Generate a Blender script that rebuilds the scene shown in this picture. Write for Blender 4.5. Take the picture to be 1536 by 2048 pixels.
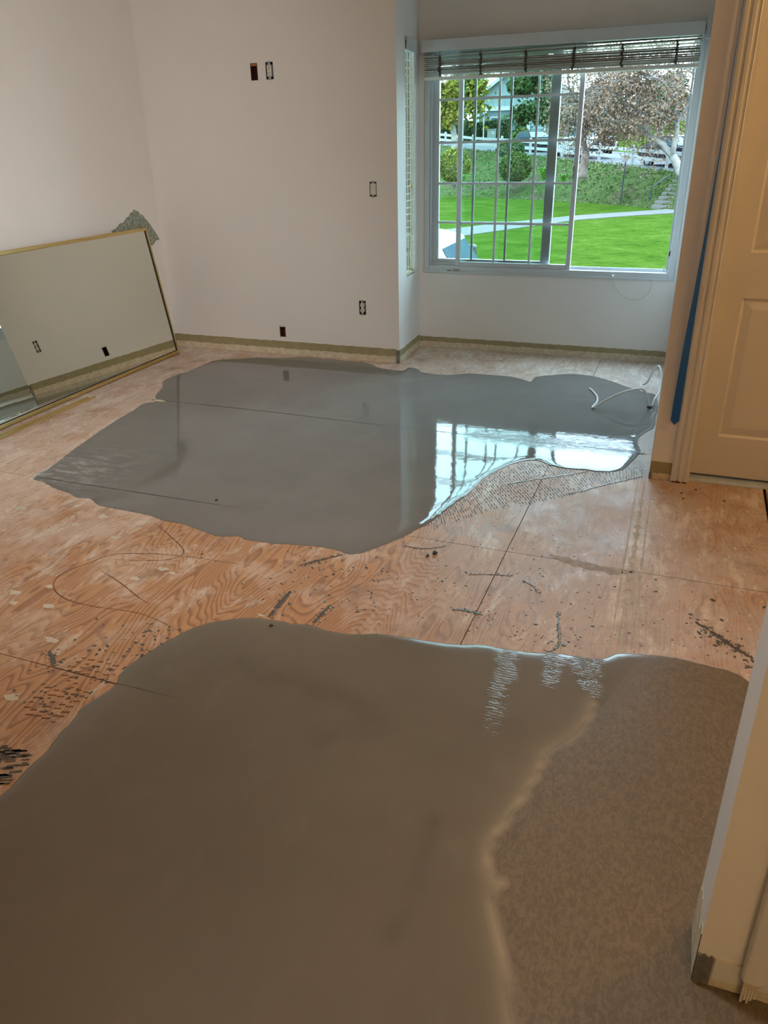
import bpy, bmesh, math, random
import numpy as np
from mathutils import Vector, Matrix
from mathutils.geometry import delaunay_2d_cdt

random.seed(7)
scene = bpy.context.scene
for o in list(bpy.data.objects):
    bpy.data.objects.remove(o)
COL = scene.collection

# ------------------------------------------------------------------ camera
CAM_H = 1.45
cam_d = bpy.data.cameras.new('camera')
cam = bpy.data.objects.new('camera', cam_d)
COL.objects.link(cam)
cam_d.sensor_fit = 'AUTO'
cam_d.sensor_width = 36.0
cam_d.lens = 1527.5 / 2048 * 36
cam_d.clip_start = 0.02
cam_d.clip_end = 400
RX = (0.93334438, 0.35843509, -0.01981292)
RY = (0.13835356, -0.41009549, -0.90148765)
RZ = (-0.33124999, 0.83865724, -0.4323511)
cam.matrix_world = Matrix((
    (RX[0], -RY[0], -RZ[0], 0.0),
    (RX[1], -RY[1], -RZ[1], 0.0),
    (RX[2], -RY[2], -RZ[2], CAM_H),
    (0, 0, 0, 1)))
scene.camera = cam

# ------------------------------------------------------------------ sky, exposure
vs = scene.view_settings
vs.view_transform = 'Standard'
vs.look = 'None'
vs.gamma = 1.0
vs.use_curve_mapping = False
vs.exposure = 0.0
cy = scene.cycles
cy.max_bounces = 5
cy.diffuse_bounces = 4
cy.glossy_bounces = 3
cy.transmission_bounces = 4
cy.transparent_max_bounces = 8
cy.caustics_reflective = False
cy.caustics_refractive = False
cy.use_denoising = True
cy.use_adaptive_sampling = True
cy.adaptive_threshold = 0.08
cy.adaptive_min_samples = 16
SKY_STRENGTH = 13.0
world = bpy.data.worlds.new('overcast_sky')
scene.world = world
world.use_nodes = True
wn = world.node_tree.nodes
wl = world.node_tree.links
for n in list(wn):
    wn.remove(n)
w_out = wn.new('ShaderNodeOutputWorld')
w_bg = wn.new('ShaderNodeBackground')
w_tc = wn.new('ShaderNodeTexCoord')
w_sep = wn.new('ShaderNodeSeparateXYZ')
w_ramp = wn.new('ShaderNodeValToRGB')
w_ramp.color_ramp.elements[0].position = 0.0
w_ramp.color_ramp.elements[0].color = (0.47, 0.65, 0.75, 1)
w_ramp.color_ramp.elements[1].position = 0.8
w_ramp.color_ramp.elements[1].color = (0.57, 0.86, 1.06, 1)
wl.new(w_tc.outputs['Generated'], w_sep.inputs[0])
wl.new(w_sep.outputs['Z'], w_ramp.inputs[0])
wl.new(w_ramp.outputs[0], w_bg.inputs['Color'])
w_bg.inputs['Strength'].default_value = SKY_STRENGTH
wl.new(w_bg.outputs[0], w_out.inputs[0])

def portal(name, loc, sx, sz, direction):
    """window portal: only guides the sampling of the sky through an opening"""
    d = bpy.data.lights.new(name, 'AREA')
    d.shape = 'RECTANGLE'
    d.size = sx
    d.size_y = sz
    d.cycles.is_portal = True
    o = bpy.data.objects.new(name, d)
    COL.objects.link(o)
    o.location = loc
    o.rotation_euler = Vector(direction).to_track_quat('-Z', 'Y').to_euler()
    return o

portal('bay_window_portal', (-1.005, 5.93, 1.32), 1.85, 1.55, (0, -1, 0))
portal('side_window_portal', (-2.09, 5.525, 1.33), 0.26, 1.55, (1, 0, 0))
LAMP_COLOR = (1.0, 0.56, 0.19)
HALL_LAMP_W = 25.0
ROOM_LAMP_W = 37.0
ROOM_LAMP_COLOR = (1.0, 0.66, 0.31)
FILL_SPOT_W = 142.0
FILL_SPOT_COLOR = (1.0, 0.985, 0.96)

# ------------------------------------------------------------------ helpers
def tag(o, label=None, cat=None, group=None, kind=None):
    if label: o['label'] = label
    if cat: o['category'] = cat
    if group: o['group'] = group
    if kind: o['kind'] = kind
    return o

def empty(name, loc=(0, 0, 0)):
    o = bpy.data.objects.new(name, None)
    o.empty_display_size = 0.1
    COL.objects.link(o)
    o.location = loc
    return o

def link_mesh(name, me, mat, parent=None, smooth=False):
    if mat is not None and not me.materials:
        me.materials.append(mat)
    if smooth:
        me.polygons.foreach_set('use_smooth', [True] * len(me.polygons))
    o = bpy.data.objects.new(name, me)
    COL.objects.link(o)
    if parent is not None:
        o.parent = parent
        o.matrix_parent_inverse = Matrix.Translation(-Vector(parent.location))
    return o

class MB:
    def __init__(s):
        s.v = []
        s.f = []
    def add(s, vs, fs):
        b = len(s.v)
        s.v += [tuple(p) for p in vs]
        s.f += [tuple(b + i for i in f) for f in fs]
        return s
    def box(s, x0, x1, y0, y1, z0, z1):
        return s.add([(x0, y0, z0), (x1, y0, z0), (x1, y1, z0), (x0, y1, z0),
                      (x0, y0, z1), (x1, y0, z1), (x1, y1, z1), (x0, y1, z1)],
                     [(0, 3, 2, 1), (4, 5, 6, 7), (0, 1, 5, 4), (1, 2, 6, 5), (2, 3, 7, 6), (3, 0, 4, 7)])
    def obox(s, c, ax, ay, az, hx, hy, hz):
        c = Vector(c)
        ax, ay, az = Vector(ax) * hx, Vector(ay) * hy, Vector(az) * hz
        p = [c - ax - ay - az, c + ax - ay - az, c + ax + ay - az, c - ax + ay - az,
             c - ax - ay + az, c + ax - ay + az, c + ax + ay + az, c - ax + ay + az]
        return s.add(p, [(0, 3, 2, 1), (4, 5, 6, 7), (0, 1, 5, 4), (1, 2, 6, 5), (2, 3, 7, 6), (3, 0, 4, 7)])
    def bar(s, a, b, w, h, up=(0, 0, 1)):
        a, b = Vector(a), Vector(b)
        ax = (b - a)
        L = ax.length
        ax.normalize()
        ay = Vector(up).cross(ax)
        if ay.length < 1e-4:
            ay = Vector((1, 0, 0)).cross(ax)
        ay.normalize()
        az = ax.cross(ay)
        return s.obox((a + b) / 2, ax, ay, az, L / 2, w / 2, h / 2)
    def tube(s, pts, radii, n=6, cap=True):
        pts = [Vector(p) for p in pts]
        if not hasattr(radii, '__len__'):
            radii = [radii] * len(pts)
        b = len(s.v)
        ref = None
        for i, p in enumerate(pts):
            t = (pts[min(i + 1, len(pts) - 1)] - pts[max(i - 1, 0)])
            if t.length < 1e-9: t = Vector((0, 0, 1))
            t.normalize()
            if ref is None:
                ref = Vector((0, 0, 1)) if abs(t.z) < 0.9 else Vector((1, 0, 0))
            u = ref - t * ref.dot(t)
            if u.length < 1e-5:
                u = Vector((1, 0.3, 0.2)) - t * Vector((1, 0.3, 0.2)).dot(t)
            u.normalize()
            ref = u
            w = t.cross(u)
            for k in range(n):
                a = 2 * math.pi * k / n
                s.v.append(tuple(p + (u * math.cos(a) + w * math.sin(a)) * radii[i]))
        for i in range(len(pts) - 1):
            for k in range(n):
                k2 = (k + 1) % n
                s.f.append((b + i * n + k, b + i * n + k2, b + (i + 1) * n + k2, b + (i + 1) * n + k))
        if cap:
            s.f.append(tuple(b + k for k in range(n))[::-1])
            e = b + (len(pts) - 1) * n
            s.f.append(tuple(e + k for k in range(n)))
        return s
    def prism(s, poly, fn, d0, d1):
        """poly: 2D points, fn(a,b,d)->xyz"""
        n = len(poly)
        vs_ = [fn(a, b, d0) for a, b in poly] + [fn(a, b, d1) for a, b in poly]
        fs = [tuple(range(n))[::-1], tuple(range(n, 2 * n))]
        fs += [(i, (i + 1) % n, n + (i + 1) % n, n + i) for i in range(n)]
        return s.add(vs_, fs)
    def lathe(s, c, prof, n=16, axis='z'):
        """prof: (r, h) list revolved round an axis through c"""
        c = Vector(c)
        b = len(s.v)
        for r, h in prof:
            for k in range(n):
                a = 2 * math.pi * k / n
                u, w = r * math.cos(a), r * math.sin(a)
                p = {'z': Vector((u, w, h)), 'y': Vector((u, h, w)), 'x': Vector((h, u, w))}[axis]
                s.v.append(tuple(c + p))
        for i in range(len(prof) - 1):
            for k in range(n):
                k2 = (k + 1) % n
                s.f.append((b + i * n + k, b + i * n + k2, b + (i + 1) * n + k2, b + (i + 1) * n + k))
        s.f.append(tuple(b + k for k in range(n))[::-1])
        e = b + (len(prof) - 1) * n
        s.f.append(tuple(e + k for k in range(n)))
        return s
    def mesh(s, name):
        me = bpy.data.meshes.new(name)
        me.from_pydata(s.v, [], s.f)
        bm = bmesh.new()
        bm.from_mesh(me)
        bmesh.ops.recalc_face_normals(bm, faces=bm.faces)
        bm.to_mesh(me)
        bm.free()
        me.update()
        return me
    def build(s, name, mat, parent=None, smooth=False, bevel=0):
        o = link_mesh(name, s.mesh(name), mat, parent, smooth)
        if bevel:
            m = o.modifiers.new('bevel', 'BEVEL')
            m.width = bevel
            m.segments = 2
            m.limit_method = 'ANGLE'
        return o

# ------------------------------------------------------------------ materials
class NT:
    def __init__(s, name):
        s.m = bpy.data.materials.new(name)
        s.m.use_nodes = True
        s.t = s.m.node_tree
        s.n = s.t.nodes
        s.l = s.t.links
        s.n.clear()
        s.out = s.n.new('ShaderNodeOutputMaterial')
        s.p = s.n.new('ShaderNodeBsdfPrincipled')
        s.l.new(s.p.outputs[0], s.out.inputs[0])
        tc = s.n.new('ShaderNodeTexCoord')
        s.co = tc.outputs['Object']
    def map(s, scale, rot=(0, 0, 0), loc=(0, 0, 0), src=None):
        m = s.n.new('ShaderNodeMapping')
        m.inputs['Scale'].default_value = scale
        m.inputs['Rotation'].default_value = rot
        m.inputs['Location'].default_value = loc
        s.l.new(src or s.co, m.inputs['Vector'])
        return m.outputs[0]
    def noise(s, scale, detail=4, rough=0.6, vec=None, dist=0.0):
        n = s.n.new('ShaderNodeTexNoise')
        n.inputs['Scale'].default_value = scale
        n.inputs['Detail'].default_value = detail
        n.inputs['Roughness'].default_value = rough
        n.inputs['Distortion'].default_value = dist
        s.l.new(vec or s.co, n.inputs['Vector'])
        return n.outputs[0]
    def voronoi(s, scale, vec=None, feature='F1'):
        n = s.n.new('ShaderNodeTexVoronoi')
        n.feature = feature
        n.inputs['Scale'].default_value = scale
        s.l.new(vec or s.co, n.inputs['Vector'])
        return n.outputs['Distance']
    def wave(s, scale, dist, detail=2, dscale=1.0, vec=None, direction='X', profile='SIN'):
        n = s.n.new('ShaderNodeTexWave')
        n.bands_direction = direction
        n.wave_profile = profile
        n.inputs['Scale'].default_value = scale
        n.inputs['Distortion'].default_value = dist
        n.inputs['Detail'].default_value = detail
        n.inputs['Detail Scale'].default_value = dscale
        s.l.new(vec or s.co, n.inputs['Vector'])
        return n.outputs['Fac']
    def ramp(s, fac, stops):
        r = s.n.new('ShaderNodeValToRGB')
        e = r.color_ramp.elements
        while len(e) < len(stops):
            e.new(0.5)
        for i, (p, c) in enumerate(stops):
            e[i].position = p
            e[i].color = (c, c, c, 1) if not hasattr(c, '__len__') else (*c, 1)
        s.l.new(fac, r.inputs[0])
        return r.outputs[0]
    def mix(s, fac, a, b, mode='MIX'):
        m = s.n.new('ShaderNodeMix')
        m.data_type = 'RGBA'
        m.blend_type = mode
        for sock, val in ((m.inputs[0], fac), (m.inputs[6], a), (m.inputs[7], b)):
            if hasattr(val, 'is_output'):
                s.l.new(val, sock)
            elif hasattr(val, '__len__'):
                sock.default_value = (*val, 1)
            else:
                sock.default_value = val
        return m.outputs[2]
    def math(s, op, a, b=0.0, clamp=False):
        m = s.n.new('ShaderNodeMath')
        m.operation = op
        m.use_clamp = clamp
        for sock, val in ((m.inputs[0], a), (m.inputs[1], b)):
            if hasattr(val, 'is_output'):
                s.l.new(val, sock)
            else:
                sock.default_value = val
        return m.outputs[0]
    def sep(s, vec=None):
        n = s.n.new('ShaderNodeSeparateXYZ')
        s.l.new(vec or s.co, n.inputs[0])
        return n.outputs
    def attr(s, name):
        n = s.n.new('ShaderNodeAttribute')
        n.attribute_name = name
        return n.outputs['Fac']
    def rand(s):
        return s.n.new('ShaderNodeObjectInfo').outputs['Random']
    def bump(s, height, strength=0.3, dist=0.01, normal=None):
        b = s.n.new('ShaderNodeBump')
        b.inputs['Strength'].default_value = strength
        b.inputs['Distance'].default_value = dist
        s.l.new(height, b.inputs['Height'])
        if normal:
            s.l.new(normal, b.inputs['Normal'])
        s.l.new(b.outputs[0], s.p.inputs['Normal'])
        return b.outputs[0]
    def set(s, **k):
        for key, val in k.items():
            sock = s.p.inputs[key.replace('_', ' ')]
            if hasattr(val, 'is_output'):
                s.l.new(val, sock)
            elif hasattr(val, '__len__') and len(val) == 3:
                sock.default_value = (*val, 1)
            else:
                sock.default_value = val
        return s

def simple(name, col, rough=0.6, var=0.12, scale=12, bump=0.0, metal=0.0, bscale=None, rnd=0.0, dist=0.01, spec=0.5):
    m = NT(name)
    n = m.noise(scale, 4)
    lo = tuple(c * (1 - var) for c in col)
    hi = tuple(min(1, c * (1 + var)) for c in col)
    c = m.mix(m.ramp(n, [(0.3, 0.0), (0.7, 1.0)]), lo, hi)
    if rnd:
        c = m.mix(m.math('MULTIPLY', m.rand(), rnd), c, tuple(x * 0.5 for x in col))
    m.set(Base_Color=c, Roughness=rough, Metallic=metal, Specular_IOR_Level=spec)
    if bump:
        m.bump(m.noise(bscale or scale * 8, 3), bump, dist)
    return m.m

def foliage(name, cols, rough=0.6, scale=3.0, transl=0.25):
    m = NT(name)
    n = m.noise(scale, 4, 0.7)
    stops = [(0.25 + 0.5 * i / max(1, len(cols) - 1), c) for i, c in enumerate(cols)]
    m.set(Base_Color=m.ramp(n, stops), Roughness=rough, Specular_IOR_Level=0.08)
    return m.m

M = {}
# painted drywall
def wall_paint(name, col):
    m = NT(name)
    n = m.noise(1.3, 3)
    c = m.mix(m.ramp(n, [(0.3, 0.0), (0.7, 1.0)]), tuple(x * 0.965 for x in col), col)
    m.set(Base_Color=c, Roughness=0.75)
    m.bump(m.noise(160, 3), 0.08, 0.002)
    return m.m
M['wall'] = wall_paint('wall_paint', (0.85, 0.82, 0.79))
M['ceil'] = wall_paint('ceiling_paint', (0.87, 0.86, 0.84))
M['trimwhite'] = simple('trim_paint', (0.74, 0.72, 0.68), 0.38, 0.03, 6)
M['doorwhite'] = simple('door_paint', (0.73, 0.70, 0.64), 0.42, 0.03, 4, 0.05, bscale=60, dist=0.002)
M['vinyl'] = simple('window_vinyl', (0.60, 0.64, 0.67), 0.35, 0.03, 8)
M['slat'] = simple('blind_slat_plastic', (0.74, 0.73, 0.68), 0.45, 0.05, 10)
M['slatside'] = simple('cream_blind_slat', (0.72, 0.66, 0.50), 0.5, 0.05, 10)
M['cordm'] = simple('cord_fibre', (0.62, 0.60, 0.52), 0.8, 0.1, 40)
M['ladder'] = simple('ladder_string', (0.10, 0.085, 0.07), 0.9, 0.2, 40)
M['olive'] = simple('olive_old_paint', (0.36, 0.31, 0.17), 0.6, 0.12, 14)
m = NT('bare_drywall')
n1 = m.noise(25, 5)
n2 = m.noise(90, 3)
c = m.mix(m.ramp(n1, [(0.4, 0.0), (0.65, 1.0)]), (0.62, 0.52, 0.36), (0.74, 0.68, 0.55))
c = m.mix(m.ramp(n2, [(0.66, 0.0), (0.74, 1.0)]), c, (0.18, 0.13, 0.09))
m.set(Base_Color=c, Roughness=0.9)
m.bump(n1, 0.4, 0.004)
M['gypsum'] = m.m
M['bead'] = simple('corner_bead_metal', (0.26, 0.25, 0.24), 0.5, 0.3, 40, metal=0.6)
m = NT('torn_paper')
n1 = m.noise(45, 5)
c = m.mix(m.ramp(n1, [(0.35, 0.0), (0.65, 1.0)]), (0.20, 0.23, 0.18), (0.42, 0.46, 0.38))
m.set(Base_Color=c, Roughness=0.95)
m.bump(n1, 0.6, 0.004)
M['tornpaper'] = m.m
# plywood
def plywood():
    m = NT('plywood_subfloor')
    pos = m.co
    big = m.noise(1.6, 3, 0.5)
    wvec = m.map((1.0, 0.22, 1.0))
    warp = m.n.new('ShaderNodeTexNoise')
    warp.inputs['Scale'].default_value = 2.9
    warp.inputs['Detail'].default_value = 2.5
    m.l.new(wvec, warp.inputs['Vector'])
    grain = m.math('FRACT', m.math('MULTIPLY', warp.outputs[0], 58.0))
    grain = m.ramp(grain, [(0.0, 0.0), (0.14, 0.85), (0.60, 0.70), (0.86, 0.12), (1.0, 0.0)])
    fine = m.noise(60, 4, 0.7, vec=m.map((1.0, 0.06, 1.0)))
    ox, oy, oz = m.sep()
    col = m.mix(grain, (0.295, 0.115, 0.042), (0.68, 0.355, 0.160))
    col = m.mix(m.ramp(fine, [(0.3, 0.35), (0.7, 0.0)]), col, (0.33, 0.155, 0.07))
    col = m.mix(m.math('MULTIPLY', m.rand(), 0.25), col, (0.50, 0.32, 0.21))
    right = m.n.new('ShaderNodeMapRange')
    right.inputs[1].default_value = -0.9
    right.inputs[2].default_value = -0.2
    m.l.new(ox, right.inputs[0])
    left = m.n.new('ShaderNodeMapRange')
    left.inputs[1].default_value = -1.75
    left.inputs[2].default_value = -2.9
    m.l.new(ox, left.inputs[0])
    back = m.n.new('ShaderNodeMapRange')
    back.inputs[1].default_value = 4.2
    back.inputs[2].default_value = 5.2
    m.l.new(oy, back.inputs[0])
    reg = m.math('MAXIMUM', m.math('MAXIMUM', m.math('MULTIPLY', right.outputs[0], 0.62), left.outputs[0]), m.math('MULTIPLY', back.outputs[0], 1.15))
    gd = m.noise(5.5, 5, 0.7, vec=m.map((1, 0.6, 1), loc=(1, 4, 0)))
    col = m.mix(m.math('MULTIPLY', right.outputs[0], m.ramp(gd, [(0.35, 0.25), (0.65, 0.75)])), col, (0.43, 0.33, 0.265))
    # plaster dust and joint-compound residue
    dn = m.noise(3.0, 5, 0.68)
    dn2 = m.noise(22, 5, 0.7, vec=m.map((1.0, 0.35, 1.0)))
    d = m.math('ADD', m.math('MULTIPLY', dn, 0.7), m.math('MULTIPLY', dn2, 0.3))
    d = m.math('ADD', d, m.math('MULTIPLY', reg, 0.16))
    dust = m.ramp(d, [(0.50, 0.0), (0.64, 0.55), (0.80, 0.85)])
    dcol = m.mix(right.outputs[0], (0.73, 0.60, 0.51), (0.60, 0.52, 0.48))
    col = m.mix(dust, col, dcol)
    # scuffed white flecks
    fl = m.noise(34, 4, 0.75, vec=m.map((1.0, 0.45, 1.0), rot=(0, 0, 0.5)))
    fm = m.math('ADD', fl, m.math('MULTIPLY', reg, 0.10))
    col = m.mix(m.ramp(fm, [(0.66, 0.0), (0.74, 0.8)]), col, (0.74, 0.70, 0.62))
    # scraped patches where the glue came away, and streaky scratches along the grain
    sc = m.noise(9, 5, 0.75, vec=m.map((1.0, 0.30, 1.0), loc=(5, 1, 0)))
    col = m.mix(m.ramp(m.math('ADD', sc, m.math('MULTIPLY', reg, 0.06)), [(0.56, 0.0), (0.66, 0.55)]), col, (0.80, 0.72, 0.62))
    st_ = m.noise(120, 3, 0.7, vec=m.map((1.0, 0.035, 1.0), loc=(2, 9, 0)))
    col = m.mix(m.ramp(st_, [(0.58, 0.0), (0.72, 0.5)]), col, (0.20, 0.095, 0.05))
    pk = m.noise(140, 2, 0.6)
    col = m.mix(m.ramp(pk, [(0.68, 0.0), (0.74, 0.7)]), col, (0.10, 0.06, 0.045))
    # dirt, knots and grey smudges
    sm = m.noise(5.0, 5, 0.7, vec=m.map((1.0, 1.0, 1.0), loc=(3.1, 7.7, 0)))
    col = m.mix(m.ramp(sm, [(0.56, 0.0), (0.72, 0.6)]), col, (0.24, 0.17, 0.13))
    sp = m.voronoi(26)
    spn = m.noise(2.2, 3, vec=m.map((1, 1, 1), loc=(9, 2, 0)))
    spm = m.math('MULTIPLY', m.ramp(sp, [(0.05, 1.0), (0.10, 0.0)]), m.ramp(spn, [(0.5, 0.0), (0.62, 1.0)]))
    col = m.mix(spm, col, (0.08, 0.055, 0.04))
    m.set(Base_Color=col, Roughness=m.ramp(dust, [(0.0, 0.46), (1.0, 0.8)]))
    m.bump(m.noise(70, 3, 0.7, vec=m.map((1.0, 0.3, 1.0))), 0.3, 0.003)
    return m.m
M['ply'] = plywood()
M['subfloor'] = simple('joist_dark', (0.05, 0.035, 0.025), 0.9)
M['hallfloor'] = simple('tan_hall_flooring', (0.48, 0.34, 0.19), 0.45, 0.12, 9, 0.1)
# self-levelling compound
def leveler(name, wet):
    m = NT(name)
    n = m.noise(1.4, 4, 0.55)
    n2 = m.noise(7, 5, 0.65, vec=m.map((1, 0.5, 1), rot=(0, 0, 0.6)))
    col = m.mix(m.ramp(n, [(0.35, 0.0), (0.68, 1.0)]), *((( 0.180, 0.171, 0.157), (0.222, 0.212, 0.196)) if wet else ((0.166, 0.138, 0.103), (0.200, 0.168, 0.128))))
    col = m.mix(m.ramp(n2, [(0.55, 0.0), (0.75, 0.5)]), col, (0.23, 0.21, 0.185) if wet else (0.215, 0.180, 0.140))
    mot = m.attr('mottle')
    mn = m.noise(78, 3, 0.6, vec=m.map((1.4, 0.75, 1), rot=(0, 0, 0.5)), dist=1.0)
    mcol = m.mix(m.ramp(mn, [(0.42, 0.0), (0.60, 1.0)]), (0.160, 0.120, 0.080), (0.212, 0.160, 0.108))
    col = m.mix(mot, col, mcol)
    col = m.mix(m.attr('ridge'), col, (0.37, 0.305, 0.215))
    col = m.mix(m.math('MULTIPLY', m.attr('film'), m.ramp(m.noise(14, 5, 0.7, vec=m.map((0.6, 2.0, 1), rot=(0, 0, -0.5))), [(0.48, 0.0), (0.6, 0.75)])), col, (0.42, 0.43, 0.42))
    stn = m.noise(9, 4, 0.6)
    col = m.mix(m.math('MULTIPLY', m.attr('streak'), m.ramp(stn, [(0.30, 0.25), (0.6, 0.75)])), col, (0.085, 0.074, 0.060))
    rough = m.math('ADD', m.math('MULTIPLY', mot, 0.20), 0.045 if wet else 0.20)
    m.set(Base_Color=col, Roughness=rough, IOR=1.40)
    b1 = m.noise(16, 3, 0.5)
    b2 = m.noise(85, 2, 0.5)
    hgt = m.math('ADD', m.math('MULTIPLY', b1, 1.0), m.math('MULTIPLY', b2, 0.16))
    bn = m.bump(hgt, 0.035 if wet else 0.05, 0.01)
    rip = m.attr('ripple')
    wv = m.wave(26, 5.0, 4, 3.0, direction='Y')
    rn = m.noise(95, 4, 0.65, vec=m.map((0.7, 1.6, 1.0)))
    pat = m.ramp(m.noise(20, 4, 0.7), [(0.38, 0.0), (0.60, 1.0)])
    rh = m.math('MULTIPLY', m.math('MULTIPLY', m.math('ADD', m.math('MULTIPLY', wv, 0.45), rn), rip), pat)
    m.bump(rh, 0.6, 0.005, normal=bn)
    return m.m
M['level_wet'] = leveler('wet_leveling_compound', True)
M['level_dry'] = leveler('setting_leveling_compound', False)
M['smear'] = simple('smeared_compound', (0.105, 0.088, 0.072), 0.22, 0.2, 30, 0.2)
M['seam'] = simple('dark_seam', (0.045, 0.036, 0.03), 0.5, 0.2, 30)
M['pencil'] = simple('scratch_line', (0.20, 0.085, 0.04), 0.8, 0.2, 30)
M['blotch'] = simple('dried_paint', (0.62, 0.53, 0.41), 0.7, 0.1, 30)
M['gluestrip'] = simple('plaster_ghost_line', (0.50, 0.44, 0.37), 0.85, 0.25, 30)
M['rust'] = simple('rusty_nail_head', (0.11, 0.035, 0.015), 0.8, 0.3, 50)
M['greystain'] = simple('grey_mortar_stain', (0.37, 0.29, 0.23), 0.7, 0.3, 30)
# mirror, brass
m = NT('mirror_glass')
m.set(Base_Color=(0.80, 0.82, 0.73), Metallic=1.0, Roughness=0.012)
M['mirror'] = m.m
m = NT('brushed_brass')
bn = m.noise(120, 3, vec=m.map((1, 0.03, 1)))
m.set(Base_Color=m.mix(m.ramp(bn, [(0.3, 0.0), (0.7, 1.0)]), (0.62, 0.44, 0.16), (0.82, 0.63, 0.29)), Metallic=1.0, Roughness=0.27)
M['brass'] = m.m
M['blackpl'] = simple('black_plastic', (0.012, 0.012, 0.013), 0.5, 0.2)
M['device'] = simple('white_device_plastic', (0.72, 0.68, 0.60), 0.35, 0.03)
M['boxdark'] = simple('dark_wall_box', (0.03, 0.03, 0.035), 0.6)
M['boxblue'] = simple('blue_wall_box', (0.035, 0.06, 0.085), 0.5)
M['rustbox'] = simple('brown_box_interior', (0.075, 0.018, 0.010), 0.7, 0.4, 40)
M['copper'] = simple('orange_box_edge', (0.42, 0.15, 0.05), 0.6, 0.2, 40)
M['steel'] = simple('galvanised_steel', (0.36, 0.37, 0.38), 0.45, 0.15, 30, metal=0.8)
M['tape'] = simple('blue_masking_tape', (0.008, 0.11, 0.45), 0.7, 0.1, 30)
M['cable'] = simple('white_cable', (0.86, 0.86, 0.83), 0.4, 0.04)
M['alu'] = simple('aluminium_threshold', (0.50, 0.58, 0.66), 0.4, 0.08, 30, metal=0.2)
M['bag'] = simple('clear_bag', (0.7, 0.72, 0.72), 0.3)
def glass(name, tint):
    m = NT(name)
    m.n.remove(m.p)
    tr = m.n.new('ShaderNodeBsdfTransparent')
    tr.inputs[0].default_value = (*tint, 1)
    gl = m.n.new('ShaderNodeBsdfGlossy')
    gl.inputs['Roughness'].default_value = 0.01
    fr = m.n.new('ShaderNodeFresnel')
    fr.inputs[0].default_value = 1.35
    mx = m.n.new('ShaderNodeMixShader')
    m.l.new(fr.outputs[0], mx.inputs[0])
    m.l.new(tr.outputs[0], mx.inputs[1])
    m.l.new(gl.outputs[0], mx.inputs[2])
    m.l.new(mx.outputs[0], m.out.inputs[0])
    return m.m
M['glass'] = glass('window_glass', (0.92, 0.985, 0.965))
M['glassclear'] = glass('screen_glass', (0.97, 0.98, 0.98))

# ================================================================== STRUCTURE
XL = -3.863          # left wall
YB = 5.213           # back wall
YBAY = 5.768         # bay back wall
XR = -0.052          # right wall of the room
YD = 3.562           # wall with the door
CEIL = 2.75
XE, YE = 2.15, -2.65  # far ends of the space behind the camera

def slab(name, O, u, W, z0, z1, n, T, holes=(), mat=None, parent=None):
    """wall slab: face starts at O along u for W, thickness T along n, holes (u0,u1,z0,z1)"""
    O, u, n = Vector(O), Vector(u).normalized(), Vector(n).normalized()
    us = sorted({0.0, W, *[h[0] for h in holes], *[h[1] for h in holes]})
    zs = sorted({z0, z1, *[h[2] for h in holes], *[h[3] for h in holes]})
    def solid(i, k):
        if i < 0 or k < 0 or i >= len(us) - 1 or k >= len(zs) - 1:
            return False
        cu, cz = (us[i] + us[i + 1]) / 2, (zs[k] + zs[k + 1]) / 2
        return not any(h[0] < cu < h[1] and h[2] < cz < h[3] for h in holes)
    mb = MB()
    P = lambda a, z, d: tuple(O + u * a + n * d + Vector((0, 0, z)))
    for i in range(len(us) - 1):
        for k in range(len(zs) - 1):
            if not solid(i, k):
                continue
            a0, a1, b0, b1 = us[i], us[i + 1], zs[k], zs[k + 1]
            for d in (0, T):
                mb.add([P(a0, b0, d), P(a1, b0, d), P(a1, b1, d), P(a0, b1, d)], [(0, 1, 2, 3)])
            if not solid(i - 1, k): mb.add([P(a0, b0, 0), P(a0, b1, 0), P(a0, b1, T), P(a0, b0, T)], [(0, 1, 2, 3)])
            if not solid(i + 1, k): mb.add([P(a1, b0, 0), P(a1, b1, 0), P(a1, b1, T), P(a1, b0, T)], [(0, 1, 2, 3)])
            if not solid(i, k - 1): mb.add([P(a0, b0, 0), P(a1, b0, 0), P(a1, b0, T), P(a0, b0, T)], [(0, 1, 2, 3)])
            if not solid(i, k + 1): mb.add([P(a0, b1, 0), P(a1, b1, 0), P(a1, b1, T), P(a0, b1, T)], [(0, 1, 2, 3)])
    me = bpy.data.meshes.new(name)
    me.from_pydata(mb.v, [], mb.f)
    bm = bmesh.new()
    bm.from_mesh(me)
    bmesh.ops.remove_doubles(bm, verts=bm.verts, dist=1e-5)
    bmesh.ops.recalc_face_normals(bm, faces=bm.faces)
    bm.to_mesh(me)
    bm.free()
    return link_mesh(name, me, mat or M['wall'], parent)

def struct(o, label, cat='wall'):
    return tag(o, label, cat, kind='structure')

# ---- floor: dark slab with plywood sheets on it
floor = struct(MB().box(XL - 0.1, XE + 0.1, YE - 0.1, 5.95, -0.08, -0.019).build('floor', M['subfloor']),
               'bare plywood subfloor under the poured compound', 'floor')
xs_ = [XL - 0.05, -2.965, -0.525, XE]
ys_ = [YE, -2.2, -0.99, 0.215, 1.433, 2.632, 3.880, 5.10, 5.9]
for j in range(len(ys_) - 1):
    for i in range(len(xs_) - 1):
        g = 0.0016
        x1 = xs_[i + 1]
        if i == 2 and j >= 4 - 1 and j <= 6:
            x1 = 0.447
        MB().box(xs_[i] + g, x1 - g, ys_[j] + g, ys_[j + 1] - g, -0.018, 0.0).build('plywood_sheet', M['ply'], floor)
fh = struct(MB().box(0.458, XE, 1.19, 3.70, -0.018, 0.003).build('floor_hall', M['hallfloor']),
            'tan flooring of the entry hall beyond the plywood edge', 'floor')

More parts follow.
